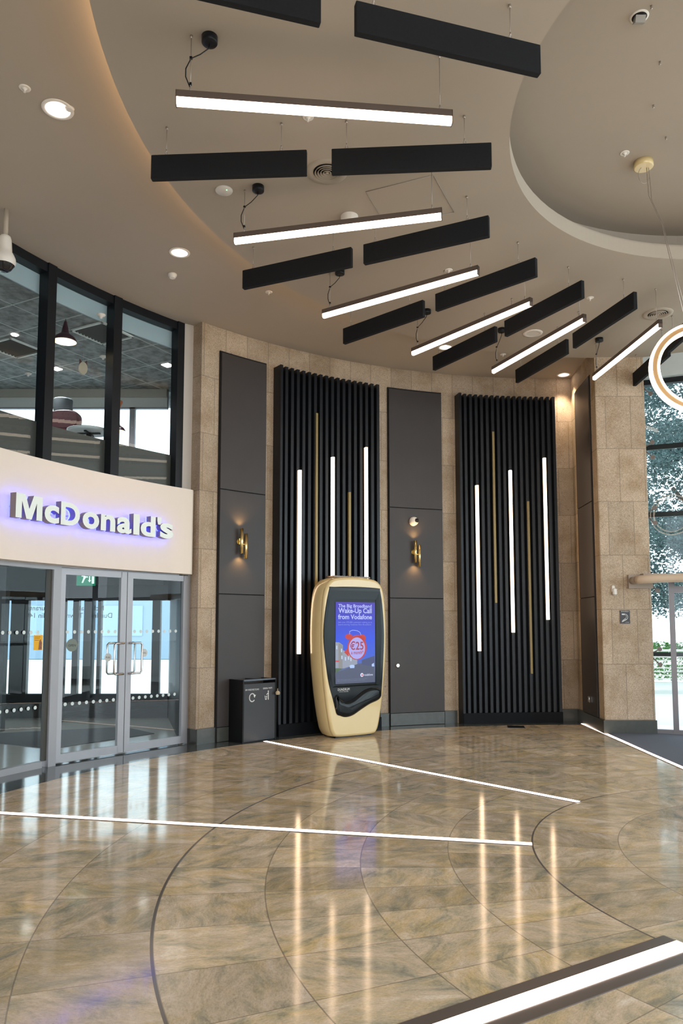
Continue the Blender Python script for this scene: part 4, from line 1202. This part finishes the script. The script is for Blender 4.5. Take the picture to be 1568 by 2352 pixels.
# ------------------------------------------------------------------ ceiling baffles and linear lights
def vwire(mb, p, z0, z1, r=0.0028): mb.cyl((p[0],p[1],z0),(p[0],p[1],z1), r, 6)
def baffle(p0, p1, label):
    p0 = Vector((*p0,0)); p1 = Vector((*p1,0)); d = p1-p0; L = 1.28; rz = math.atan2(d.y,d.x)
    mid = (p0+p1)/2
    root = empty('ceiling_baffle', (mid.x,mid.y,5.235), rz, label, 'ceiling baffle', 'black suspended ceiling baffles')
    b = MB(); b.bevbox((0,0,0.1025),(L,0.05,0.205),0.004); b.build('panel', M['baffle'], root)
    for x in (-0.52,0.43):
        b = MB(); vwire(b,(x,0),0.205,HZ-5.235); b.lathe((x,0,HZ-5.235-0.022),[(0.009,0),(0.011,0.004),(0.011,0.022)],10)
        b.tube([(x+0.011*cos(2*pi*k/10),0,0.226+0.014*sin(2*pi*k/10)) for k in range(10)],0.003,6,closed=True)
        b.lathe((x,0,0.238),[(0.006,0),(0.006,0.022)],8); b.build('suspension_wire', M['wire'], root)
baf = [((-1.56,5.79),(-0.28,5.72),'outer baffle at far left, in front of the curved ceiling edge'),
 ((-0.08,5.71),(1.20,5.63),'inner baffle beside the round air diffuser'),
 ((-1.06,7.77),(0.10,7.27),'outer baffle under the second linear light from the left'),
 ((0.23,7.22),(1.39,6.68),'inner baffle just right of the ceiling camera'),
 ((0.04,9.35),(0.97,8.50),'outer baffle above the left slatted panel'),
 ((1.11,8.34),(2.04,7.48),'inner baffle between the third and fourth linear lights'),
 ((1.33,10.35),(1.99,9.27),'outer baffle over the lit ceiling spot'),
 ((2.08,9.11),(2.70,7.98),'inner baffle beside the round ceiling speaker'),
 ((2.65,10.90),(3.04,9.70),'outer baffle above the right slatted panel'),
 ((3.07,9.52),(3.40,8.25),'inner baffle above the right stone pier'),
 ((4.48,11.05),(4.45,9.80),'outer baffle half behind the glowing ring lamp'),
 ((4.39,9.64),(4.36,8.36),'inner baffle at the right picture edge behind the ring lamp'),
 ((0.09,4.28),(1.31,4.63),'large inner baffle at the top, tilted down to the right'),
 ((-1.36,3.86),(-0.13,4.215),'large outer baffle cut by the top picture edge')]
for p0, p1, lb in baf: baffle(p0, p1, 'black felt ' + lb)
def linlight(p0, p1, can, label, group='suspended linear ceiling lights'):
    p0 = Vector((*p0,0)); p1 = Vector((*p1,0)); d = p1-p0; L = 1.945; rz = math.atan2(d.y,d.x); mid = (p0+p1)/2
    z0 = 5.168
    root = empty('linear_light', (mid.x,mid.y,z0), rz, label, 'linear light', group)
    b = MB(); b.box((0,0,0.075),(L,0.052,0.050)); b.box((-L/2+0.003,0,0.05),(0.006,0.052,0.10)); b.box((L/2-0.003,0,0.05),(0.006,0.052,0.10)); b.build('housing', M['brown_metal'], root)
    b = MB()
    pr = [(-0.025,0.050),(-0.025,0.014),(-0.016,0.003),(0.0,0.0),(0.016,0.003),(0.025,0.014),(0.025,0.050)]
    vs = [(-L/2+0.006,y,z) for y,z in pr] + [(L/2-0.006,y,z) for y,z in pr]; n_ = len(pr)
    b.add(vs, [(i,(i+1)%n_,n_+(i+1)%n_,n_+i) for i in range(n_)] + [tuple(reversed(range(n_))), tuple(range(n_,2*n_))])
    b.build('diffuser', M['led'], root)
    top = HZ - z0
    for x in (-L*0.45, L*0.455):
        b = MB(); b.lathe((x,0,0.10),[(0.008,0),(0.008,0.035),(0.004,0.045)],8); vwire(b,(x,0),0.14,top); b.lathe((x,0,top-0.02),[(0.006,0),(0.010,0.02)],8)
        b.build('suspension_wire', M['wire'], root)
    if can:
        Rz = Matrix.Rotation(-rz,4,'Z'); c = Rz @ (Vector((*can,0)) - mid)
        b = MB(); b.lathe((c.x,c.y,top-0.05),[(0.028,-0.004),(0.052,0),(0.056,0.006),(0.056,0.05)],24); b.build('canopy', M['black_metal'], root)
        xa = -L*0.45
        b = MB(); b.tube([(c.x,c.y,top-0.05),(c.x*0.97+xa*0.03,c.y*0.97,top-0.085),((c.x*0.5+xa*0.5),c.y*0.5,top-0.135),(xa,0.004,top-0.165),(xa-0.035,0.008,top-0.24),(xa-0.035,0.008,top-0.30),(xa-0.01,0.005,0.16),(xa+0.01,0,0.10)],0.0042,6)
        b.box((xa,0,top-0.165),(0.018,0.018,0.014)); b.box((xa,0,0.165),(0.016,0.016,0.016)); b.build('power_cable', M['black_metal'], root)
lin = [((-1.14,4.82),(0.79,5.02),(-0.92,4.84),'nearest long linear light, topmost and almost level in the photo'),
 ((-1.01,6.69),(0.89,6.26),(-0.78,6.61),'linear light just below the white ceiling camera'),
 ((-0.21,8.38),(1.40,7.31),(-0.02,8.26),'third linear light from the left, above the left slatted panel'),
 ((0.95,9.58),(2.13,8.05),(1.11,9.34),'fourth linear light from the left, beside the lit ceiling spot'),
 ((2.16,10.30),(2.88,8.48),(2.22,9.95),'fifth linear light from the left, next to the round speaker'),
 ((3.70,10.58),(3.84,8.64),(3.69,10.30),'rightmost linear light, pointing at the stone pier')]
for p0, p1, c, lb in lin: linlight(p0, p1, c, lb)
# the ring of lights goes on outside the picture and lights the hall
for deg in (66, 46, 26, 6, -14, -36, -58, -80, -102, -150):
    a_ = radians(deg); linlight((CC[0]+5.1*cos(a_), CC[1]+5.1*sin(a_)), (CC[0]+3.2*cos(a_), CC[1]+3.2*sin(a_)), None, 'suspended linear light outside the picture', 'suspended linear ceiling lights outside the picture')

# ------------------------------------------------------------------ downlights and ceiling fittings
def spot(loc, e, col=(1,0.80,0.60), ang=75, parent=None, tgt=None):
    l = bpy.data.lights.new('downlight_beam','SPOT'); l.energy = e; l.color = col; l.spot_size = radians(ang); l.spot_blend = 0.6; l.shadow_soft_size = 0.05
    o = bpy.data.objects.new('downlight_beam', l); COL.objects.link(o); o.location = loc
    if parent is not None: o.parent = parent; o.matrix_parent_inverse = Matrix.Translation(-parent.location)
    return o
def downlight(x, y, z, label, s=1.0, pw=60):
    root = empty('recessed_downlight', (x,y,z), 0, label, 'downlight', 'recessed ceiling downlights')
    b = MB(); b.lathe((0,0,-0.008),[(0.098*s,0.006),(0.100*s,0.0),(0.125*s,0.0),(0.128*s,0.006)],36,cap=False); b.build('trim_ring', M['white'], root)
    b = MB(); b.lathe((0,0,-0.006),[(0.100*s,0.0),(0.085*s,0.0025),(0.055*s,0.004),(0.001,0.004)],36,cap=False); b.build('reflector', M['down_refl'], root)
    b = MB(); b.lathe((0,0.0,-0.012),[(0.001,0.0),(0.035*s,0.002),(0.042*s,0.006)],24,cap=False); b.build('lamp', M['down_led'], root)
    spot((x,y,z-0.03), pw, parent=root)
downlight(-2.34,5.77,SZ,'bright recessed downlight at the upper left of the soffit')
downlight(-1.85,8.13,SZ,'recessed downlight in the soffit above the upstairs glazing', 0.93)
downlight(1.59,11.02,SZ,'recessed downlight half hidden behind a baffle at the back wall', 0.93)
downlight(3.78,12.28,SZ,'recessed downlight in the back right corner above the stone', 0.9, 110)
def disc(name, x, y, z, prof, mat, label, cat, n=24, group=None):
    b = MB(); b.lathe((x,y,z), prof, n); return tag(b.build(name, mat), label, cat, group)
SP = [(0.009,-0.036),(0.010,-0.034),(0.004,-0.030),(0.007,-0.016),(0.016,-0.012),(0.022,-0.002),(0.034,-0.006),(0.044,-0.004),(0.046,0.0)]
for x,y,z,lb in ((-0.27,5.66,HZ,'small white sprinkler head overlapping the nearest linear light'),(1.24,8.25,HZ,'small white sprinkler head above the third linear light'),(3.12,8.98,HZ,'small white sprinkler head between the fifth linear light and the right baffles'),(-2.51,5.53,SZ,'small white sprinkler head left of the bright downlight'),(-0.93,9.14,SZ,'small white sprinkler head above the corner of the stone wall'),(2.45,10.93,HZ,'small white sprinkler head near the back edge of the lowered ceiling'),(2.77,6.88,6.20,'small white sprinkler head beside the gold canopy in the recess')):
    disc('sprinkler_head', x,y,z,SP,M['white'],lb,'sprinkler',20,'white sprinkler heads')
disc('ceiling_sensor',-2.24,5.76,SZ,[(0.02,-0.014),(0.034,-0.010),(0.040,0)],M['white'],'small round white sensor just below the bright downlight','sensor')
disc('smoke_detector',-2.05,8.65,SZ,[(0.030,-0.055),(0.038,-0.048),(0.040,-0.03),(0.052,-0.026),(0.055,-0.004),(0.05,0)],M['white'],'white smoke detector on the soffit between two downlights','smoke detector')
em = empty('emergency_light',(-1.11,6.67,HZ),0,'flat white round emergency light with a tiny green dot left of the second linear light','emergency light')
b = MB(); b.lathe((0,0,-0.014),[(0.01,0.0),(0.078,0.002),(0.084,0.014)],32); b.build('body', M['white'], em)
b = MB(); b.lathe((0.03,-0.025,-0.016),[(0.005,0),(0.006,0.004)],10); b.build('indicator', emat('green_dot',(0.1,1,0.3),3.0), em)
disc('ceiling_speaker',2.69,10.11,HZ,[(0.085,-0.006),(0.09,-0.010),(0.108,-0.012),(0.135,-0.008),(0.138,0)],M['white'],'flat round white ceiling speaker right of the fifth linear light','speaker',40)
def diffuser(x,y,label):
    root = empty('air_diffuser',(x,y,HZ),0,label,'air diffuser','round air diffusers')
    b = MB(); b.lathe((0,0,-0.012),[(0.125,0.006),(0.132,0.0),(0.185,0.0),(0.19,0.012)],44,cap=False); b.build('outer_ring', M['ceil'], root)
    for r_ in (0.11,0.085,0.06,0.035):
        b = MB(); b.lathe((0,0,-0.022),[(r_-0.010,0.016),(r_,0.0),(r_+0.004,0.002),(r_-0.006,0.018)],36,cap=False); b.build('cone_ring', M['ceil'], root)
    b = MB(); b.lathe((0,0,-0.002),[(0.001,0),(0.13,0),(0.13,0.001)],36,cap=False); b.build('dark_throat', M['gap'], root)
    b = MB(); b.lathe((0,0,-0.02),[(0.001,0),(0.015,0.0),(0.018,0.018)],20,cap=False); b.build('hub', M['ceil'], root)
diffuser(-0.13,6.38,'round ringed air diffuser between the two left baffles')
diffuser(4.17,9.45,'round ringed air diffuser above the ring lamp at the right')
# ceiling dome camera
cc = empty('dome_camera',(0.08,7.12,HZ),0,'white dome security camera on the ceiling above the second linear light','security camera')
b = MB(); b.lathe((0,0,-0.10),[(0.060,0.0),(0.078,0.012),(0.088,0.045),(0.088,0.10)],32,cap=False); b.build('body', M['white'], cc)
b = MB(); b.lathe((0,0,-0.10),[(0.001,-0.042),(0.025,-0.038),(0.045,-0.022),(0.058,0.0),(0.06,0.004)],28,cap=False); b.build('lens_dome', M['smoke'], cc)
# PTZ camera at the left edge
pz = empty('pan_tilt_camera',(-3.43,7.25,5.25),0,'white pan tilt camera hanging at the left picture edge beside the upstairs glass','security camera')
b = MB(); b.lathe((0,0,0),[(0.020,0.32),(0.050,0.30),(0.060,0.27),(0.066,0.20),(0.070,0.14),(0.088,0.11),(0.106,0.07),(0.110,0.03),(0.098,0.0)],28,cap=False); b.build('body', M['white'], pz)
b = MB(); b.lathe((0,0,0),[(0.001,-0.075),(0.04,-0.068),(0.068,-0.045),(0.086,-0.012),(0.094,0.002)],28,cap=False); b.build('lens_dome', M['smoke'], pz)
b = MB(); b.cyl((0,0,0.30),(0,0,0.59),0.024,16); b.build('ceiling_stem', M['ceil'], pz)
# access hatch outline in the ceiling
ah = MB()
hp = [(0.23,6.69),(0.84,6.43),(1.12,7.04),(0.47,7.30)]
for p0_, p1_ in zip(hp, hp[1:]+hp[:1]):
    ah.cyl((*p0_,HZ-0.0035),(*p1_,HZ-0.0035),0.003,4)
tag(ah.build('access_hatch', M['grey_pl']), 'hairline square access hatch in the ceiling behind the second linear light', 'access hatch')
# recess fittings
gm = empty('gimbal_sensor',(2.26,5.25,6.20),0,'grey swivelling device set into the recess ceiling at the upper right','ceiling device')
b = MB(); b.lathe((0,0,-0.006),[(0.055,0.0),(0.068,0.002),(0.07,0.006)],28,cap=False); b.build('trim_ring', M['white'], gm)
b = MB(); b.box((0.0,0.0,-0.025),(0.075,0.055,0.05),mat=Matrix.Rotation(radians(25),4,'X')); b.build('head', M['grey_pl'], gm)
b = MB(); b.lathe((0,0,-0.004),[(0.001,0),(0.055,0.0),(0.055,0.002)],24,cap=False); b.build('opening', M['gap'], gm)
for i_, (x,y) in enumerate(((2.31,5.15),(2.61,5.70),(2.77,6.21),(3.07,6.64))):
    b = MB(); b.lathe((x,y,6.20),[(0.006,-0.03),(0.009,-0.02),(0.006,-0.008),(0.009,0)],8); tag(b.build('ceiling_hook', M['wire']), 'tiny metal fixing hook in the recess ceiling, ' + ('right beside the grey swivelling device','second below the grey swivelling device','third below the grey swivelling device','just above the gold canopy')[i_], 'hook', 'fixing hooks in the recess ceiling')

# ------------------------------------------------------------------ ring lamps
M['gold_ring'] = simple('champagne_ring_body', (0.62,0.42,0.22), 0.3, metal=0.6, noise=0.03)
M['led_ring'] = emat('ring_light_strip', (1.0,0.72,0.50), 7.5)
def ring_lamp(c, R, nrm, w, label, can=None):
    root = empty('ring_lamp', c, 0, label, 'ring lamp', 'glowing ring pendants')
    q = Vector(nrm).to_track_quat('Z','Y').to_matrix().to_4x4()
    b = MB(); b.lathe((0,0,0),[(R-0.4*w,-0.022),(R+0.4*w,-0.022),(R+0.4*w,0.022),(R-0.4*w,0.022),(R-0.4*w,-0.022)],72,mat=q,cap=False,smooth=False); b.build('hoop', M['gold_ring'], root)
    for r_, nm in ((R+0.40*w,'outer_light'),(R-0.36*w,'inner_light')):
        b = MB(); b.lathe((0,0,0),[(r_-0.13*w,-0.026),(r_-0.07*w,-0.032),(r_+0.07*w,-0.032),(r_+0.13*w,-0.026),(r_+0.13*w,0.026),(r_+0.07*w,0.032),(r_-0.07*w,0.032),(r_-0.13*w,0.026),(r_-0.13*w,-0.026)],72,mat=q,cap=False); b.build(nm, M['led_ring'], root)
    if can:
        cv_ = Vector(can) - Vector(c)
        tp = Vector((-0.10,0,R*0.97))
        b = MB(); b.tube([cv_ + Vector((0.03,0,-0.05)), cv_ + Vector((0.04,0,-0.35)), cv_.lerp(tp,0.4)+Vector((0.02,0,0)), tp],0.004,6)
        b.tube([cv_ + Vector((0.05,0,-0.05)), cv_ + Vector((0.07,0,-0.40)), cv_.lerp(tp,0.4)+Vector((0.03,0,0)), tp+Vector((0.03,0,0))],0.003,6); 
        b.tube([cv_ + Vector((0.0+0.055*cos(t_), 0, -0.14+0.085*sin(t_))) for t_ in [radians(90+k*14) for k in range(22)]],0.003,6)
        b.build('suspension_cable', M['wire'], root)
        b = MB(); b.lathe(cv_,[(0.085,-0.062),(0.094,-0.056),(0.094,0.0)],32); b.build('canopy', M['champagne'], root)
ring_lamp((3.225,6.5,3.91),0.385,(-0.15,-1,0.08),0.085,'large glowing ring pendant cut by the right picture edge',(3.01,7.02,6.20))
ring_lamp((4.10,6.3,3.2),0.45,(0.75,-0.6,0.15),0.07,'glowing ring pendant hanging outside the picture on the right',(4.10,6.0,6.20))
ring_lamp((4.00,4.9,3.6),0.55,(0.9,-0.3,0.1),0.07,'larger glowing ring pendant hanging outside the picture on the right',(4.0,4.7,6.20))

# ------------------------------------------------------------------ right pier fittings
pir = empty('motion_sensor',(4.05,11.05,2.10),0,'small white motion sensor on the right stone pier','sensor')
b = MB(); b.bevbox((0,-0.015,0.035),(0.05,0.03,0.10),0.008); b.build('bracket', M['white'], pir)
b = MB(); b.bevbox((0.012,-0.045,-0.01),(0.062,0.05,0.10),0.014); b.build('body', M['white'], pir)
pq = empty('wall_plaque',(4.215,11.05,1.715),0,'small dark plaque with a white crescent emblem on the right stone pier','plaque')
b = MB(); b.box((0,-0.006,0),(0.145,0.012,0.195)); b.build('plate', simple('dark_plaque',(0.018,0.016,0.022),0.25,noise=0), pq)
PM = frame((0,-0.0125,0),(1,0,0),(0,-1,0))
b = MB(); fit_text(b, PM, 'DUNDRUM', -0.055, 0.075, w=0.11, h=0.013, extrude=0.001); 
cr = [(-0.045+0.0*t,0.0) for t in range(0)]
o_ = [(0.0+0.052*cos(radians(t))-0.0, -0.005+0.062*sin(radians(t))) for t in range(110,-95,-12)]
i_ = [(-0.006+0.036*cos(radians(t)), 0.004+0.050*sin(radians(t))) for t in range(-80,112,12)]
strip2(b, [(-0.045,0.045)]+[(0.045*cos(radians(t))*1.0-0.005, 0.045*sin(radians(t))) for t in range(80,-60,-14)]+[(-0.045,-0.07)], 0.010, PM, 0.001)
strip2(b, [(-0.045,0.034)]+[(0.026*cos(radians(t))-0.006, 0.004+0.028*sin(radians(t))) for t in range(80,-60,-14)]+[(-0.04,-0.055)], 0.006, PM, 0.001)
fit_text(b, PM, 'TOWN CENTRE', 0.0, -0.082, w=0.055, h=0.008, extrude=0.001)
b.build('emblem', M['print_white'], pq)

# ------------------------------------------------------------------ entrance canopy and glass front on the right
cn = empty('entrance_canopy',(4.20,10.60,2.25),0,'ivory rounded canopy rail projecting from the right pier over the entrance','canopy')
inv = Matrix.Translation(-cn.location)
pts = [Vector((4.33,10.80,2.255)),Vector((4.35,10.73,2.255)),Vector((4.41,10.67,2.257)),Vector((4.58,10.58,2.262)),Vector((4.82,10.45,2.265)),Vector((5.15,10.24,2.268)),Vector((5.6,9.86,2.27)),Vector((6.1,9.5,2.27))]
b = MB(); b.tube(pts, 0.062, 18); o = b.build('rail', simple('ivory_powder_coat',(0.66,0.53,0.40),0.35,noise=0.02), cn); o.matrix_parent_inverse = inv
b = MB(); b.prism([(4.36,10.82),(4.60,10.66),(4.84,10.52),(5.12,10.26),(6.12,9.6),(6.6,10.3),(5.3,11.0),(4.7,11.2)], 2.25, 2.29); o = b.build('soffit_panel', M['white'], cn); o.matrix_parent_inverse = inv
b = MB(); b.box((4.45,11.02,2.24),(0.36,0.05,0.20)); b.box((4.62,10.95,2.325),(0.34,0.12,0.06)); b.cyl((4.33,10.81,2.255),(4.33,11.03,2.255),0.055,16); o = b.build('wall_bracket', simple('bracket_taupe',(0.34,0.27,0.21),0.45,noise=0.04), cn); o.matrix_parent_inverse = inv

G0 = Vector((4.66,11.17,0)); gd = Vector((2.45,-1.02,0)).normalized(); gnv = Vector((gd.y,-gd.x,0))
w5 = sempty('window_5')
def gp(s_, off=0.0, z=0.0): return G0 + gd*s_ + gnv*off + Vector((0,0,z))
grz = math.atan2(gd.y, gd.x)
b = MB(); b.box(gp(1.5,0,2.72),(3.0,0.012,5.2),rz=grz); b.build('pane', M['glass'], w5)
b = MB()
for z in (4.31,3.27,1.16): b.box(gp(1.5,-0.05,z),(3.0,0.05,0.075 if z>2 else 0.06),rz=grz)
b.box(gp(1.5,-0.03,5.33),(3.1,0.10,0.10),rz=grz)
b.build('glazing_bar', M['black_metal'], w5)
b = MB(); b.cyl(gp(0.0,-0.03,0.0),gp(0.0,-0.03,5.4),0.012,8); b.build('edge_trim', simple('pale_glass_edge',(0.45,0.62,0.68),0.3,noise=0), w5)
b = MB()
for z, dz_ in ((5.15,-1),(4.39,1),(4.16,-1),(3.38,1),(3.15,-1),(2.13,-1),(1.26,1),(1.03,-1)):
    c = gp(0.10,0.04,z-0.02); b.cyl(gp(0.0,0.05,z-dz_*0.08),c,0.009,8); b.cyl(c, c+gnv*0.02,0.034,18)
b.build('glass_fixing', simple('bronze_grey_fixing',(0.17,0.14,0.125),0.35,metal=0.3), w5)
d5 = sempty('door_5')
b = MB()
for s_ in (0.285,1.35,2.4): b.box(gp(s_,0.10,1.12),(0.075,0.09,2.24),rz=grz)
b.box(gp(1.0,0.10,0.035),(2.9,0.07,0.07),rz=grz); b.box(gp(0.85,0.10,2.12),(1.1,0.08,0.10),rz=grz)
b.build('door_frame', simple('mauve_grey_aluminium',(0.20,0.19,0.20),0.35,metal=0.4), d5)
hd_ = MB(); hd_.box(gp(1.5,0.0,5.56),(3.2,0.25,0.40),rz=grz); struct('trim_4', hd_, simple('pale_blue_head_panel',(0.52,0.58,0.58),0.4))
# further glass bays of the facade, outside the picture
cur = gp(3.0)
bays = [cur, Vector((9.4,8.2,0)), Vector((10.9,5.2,0)), Vector((11.1,1.6,0)), Vector((11.0,-3.9,0))]
w6 = sempty('window_6')
b = MB(); g = MB()
for p0_, p1_ in zip(bays[:-1], bays[1:]):
    d_ = p1_-p0_; rz_ = math.atan2(d_.y,d_.x); m_ = (p0_+p1_)/2
    for z in (0.05,2.3,4.31,5.45): b.box(m_+Vector((0,0,z)),(d_.length,0.08,0.09),rz=rz_)
    b.box(p1_+Vector((0,0,2.8)),(0.09,0.12,5.6),rz=rz_)
    g.box(m_+Vector((0,0,2.75)),(d_.length,0.012,5.4),rz=rz_)
b.build('window_frame', M['black_metal'], w6); g.build('pane', M['glass'], w6)
hd2 = MB()
for p0_, p1_ in zip(bays[:-1], bays[1:]):
    d_ = p1_-p0_; hd2.box((p0_+p1_)/2+Vector((0,0,5.85)),(d_.length+0.2,0.25,0.8),rz=math.atan2(d_.y,d_.x))
struct('trim_5', hd2, M['white_wall'])

# ------------------------------------------------------------------ outdoors
gr = MB(); gr.box((10,30,-0.14),(120,110,0.04)); gr_o = struct('pavement', gr, M['paving'])
rnd = random.Random(4)
M['leaf'] = simple('dark_copper_green_leaf', (0.07,0.13,0.13), 0.5, noise=0.5, nscale=3)
M['leaf2'] = simple('bright_hedge_leaf', (0.10,0.26,0.06), 0.5, noise=0.5, nscale=4)
M['bark'] = simple('grey_bark', (0.10,0.08,0.065), 0.9, noise=0.4, nscale=10)
def leaves(mb, blobs, n, size):
    for _ in range(n):
        cx_, cy_, cz_, rx_, ry_, rz_ = rnd.choice(blobs)
        while True:
            u_, v_, w_ = rnd.uniform(-1,1), rnd.uniform(-1,1), rnd.uniform(-1,1)
            if u_*u_+v_*v_+w_*w_ <= 1: break
        c = Vector((cx_+u_*rx_, cy_+v_*ry_, cz_+w_*rz_))
        s_ = size*rnd.uniform(0.6,1.3)
        a_ = Vector((rnd.gauss(0,1),rnd.gauss(0,1),rnd.gauss(0,0.6))).normalized(); t_ = a_.cross(Vector((rnd.gauss(0,1),rnd.gauss(0,1),rnd.gauss(0,1)))).normalized()
        mb.add([c-a_*s_, c+t_*s_*0.45, c+a_*s_, c-t_*s_*0.45], [(0,1,2,3)])
def tree(x, y, label, blobs, n, h, size=0.14):
    root = empty('tree', (x,y,0), 0, label, 'tree', 'trees outside the glass front')
    mb = MB(); leaves(mb, blobs, n, size); mb.build('foliage', M['leaf'], root)
    tb_ = MB(); tb_.tube([(0,0,-0.1),(0.05,0.1,1.5),(-0.05,0,3.0),(0.1,0,h)],0.16,10)
    for k in range(5):
        a_ = k*1.3; tb_.tube([(0,0,2.2+0.5*k),(0.8*cos(a_),0.8*sin(a_),3.2+0.5*k),(1.7*cos(a_),1.7*sin(a_),4.4+0.55*k)],0.05,6)
    tb_.build('trunk', M['bark'], root)
bl1 = []
for _ in range(70):
    bl1.append((rnd.uniform(-4.0,0.6), rnd.uniform(-1.8,1.8), rnd.uniform(2.3,10.5), rnd.uniform(0.5,1.1), rnd.uniform(0.5,1.0), rnd.uniform(0.35,0.8)))
tree(10.9,20.0,'large leafy tree outside the glass front at the right picture edge', bl1, 60000, 8.5, 0.052)
bl2 = [(rnd.uniform(-3,3), rnd.uniform(-1.8,1.8), rnd.uniform(4.0,11.5), rnd.uniform(0.5,1.1), rnd.uniform(0.5,1.0), rnd.uniform(0.4,0.9)) for _ in range(30)]
tree(13.6,27.0,'second leafy tree farther away behind the first outside the glass', bl2, 16000, 9.0, 0.09)
hg_ = MB(); leaves(hg_, [(x_,22.0,0.80,0.6,0.5,0.30) for x_ in [7+0.5*k for k in range(16)]], 9000, 0.05)
tag(hg_.build('hedge', M['leaf2']), 'bright green hedge outside behind the white railings', 'hedge')
hg2 = MB(); leaves(hg2, [(x_,19.3,0.42,0.5,0.3,0.26) for x_ in [6.6+0.5*k for k in range(14)]], 6000, 0.04)
tag(hg2.build('shrub_border', M['leaf2']), 'low shrubs growing right behind the white railings outside', 'shrubs')
rl = empty('railing',(6.5,18.6,0),0,'white horizontal bar railings outside beyond the entrance glass','railing')
b = MB(); b.cyl((0,0,0.96),(6,0,0.96),0.03,10); b.build('handrail', M['white'], rl)
for k in range(8):
    b = MB(); b.cyl((0,0,0.80-0.09*k),(6,0,0.80-0.09*k),0.016,8); b.build('bar', M['white'], rl)
for k in range(4):
    b = MB(); b.cyl((0.6+1.6*k,0.04,-0.1),(0.6+1.6*k,0.04,0.96),0.025,8); b.build('post', M['white'], rl)
ps = empty('market_shelter',(10.6,24.0,0),0,'pale green flat shelter roof on a wooden post outside beyond the railings','shelter')
b = MB(); b.box((0.6,0,3.05),(3.4,2.2,0.10)); b.box((0.6,-1.1,2.90),(3.4,0.06,0.18)); b.build('roof', simple('pale_green_roof',(0.45,0.66,0.60),0.5), ps)
for x_ in (-1.0,2.2):
    b = MB(); b.cyl((x_,0,-0.1),(x_,0,3.0),0.07,10); b.build('post', simple('timber_post',(0.40,0.30,0.20),0.7), ps)
# street side behind the shop lobby
bd_ = empty('street_building',(-9.0,40.0,0),0,'distant blue grey building across the street seen through the glass doors','building')
b = MB(); b.box((0,0,2.2),(26,6,4.6)); b.build('wall', simple('hazy_blue_grey_facade',(0.26,0.36,0.46),0.7), bd_)  # facade lightened, distance haze is mixed into its colour
b = MB(); b.prism([(-13,-3.2),(13,-3.2),(13,3.2),(-13,3.2)],4.5,5.2); b.build('roof', simple('slate_roof',(0.12,0.17,0.22),0.7), bd_)
for k in range(6):
    b = MB(); b.box((-10+4*k,-3.02,1.8),(2.2,0.06,1.5)); b.build('window', simple('street_window',(0.30,0.42,0.52),0.2), bd_)
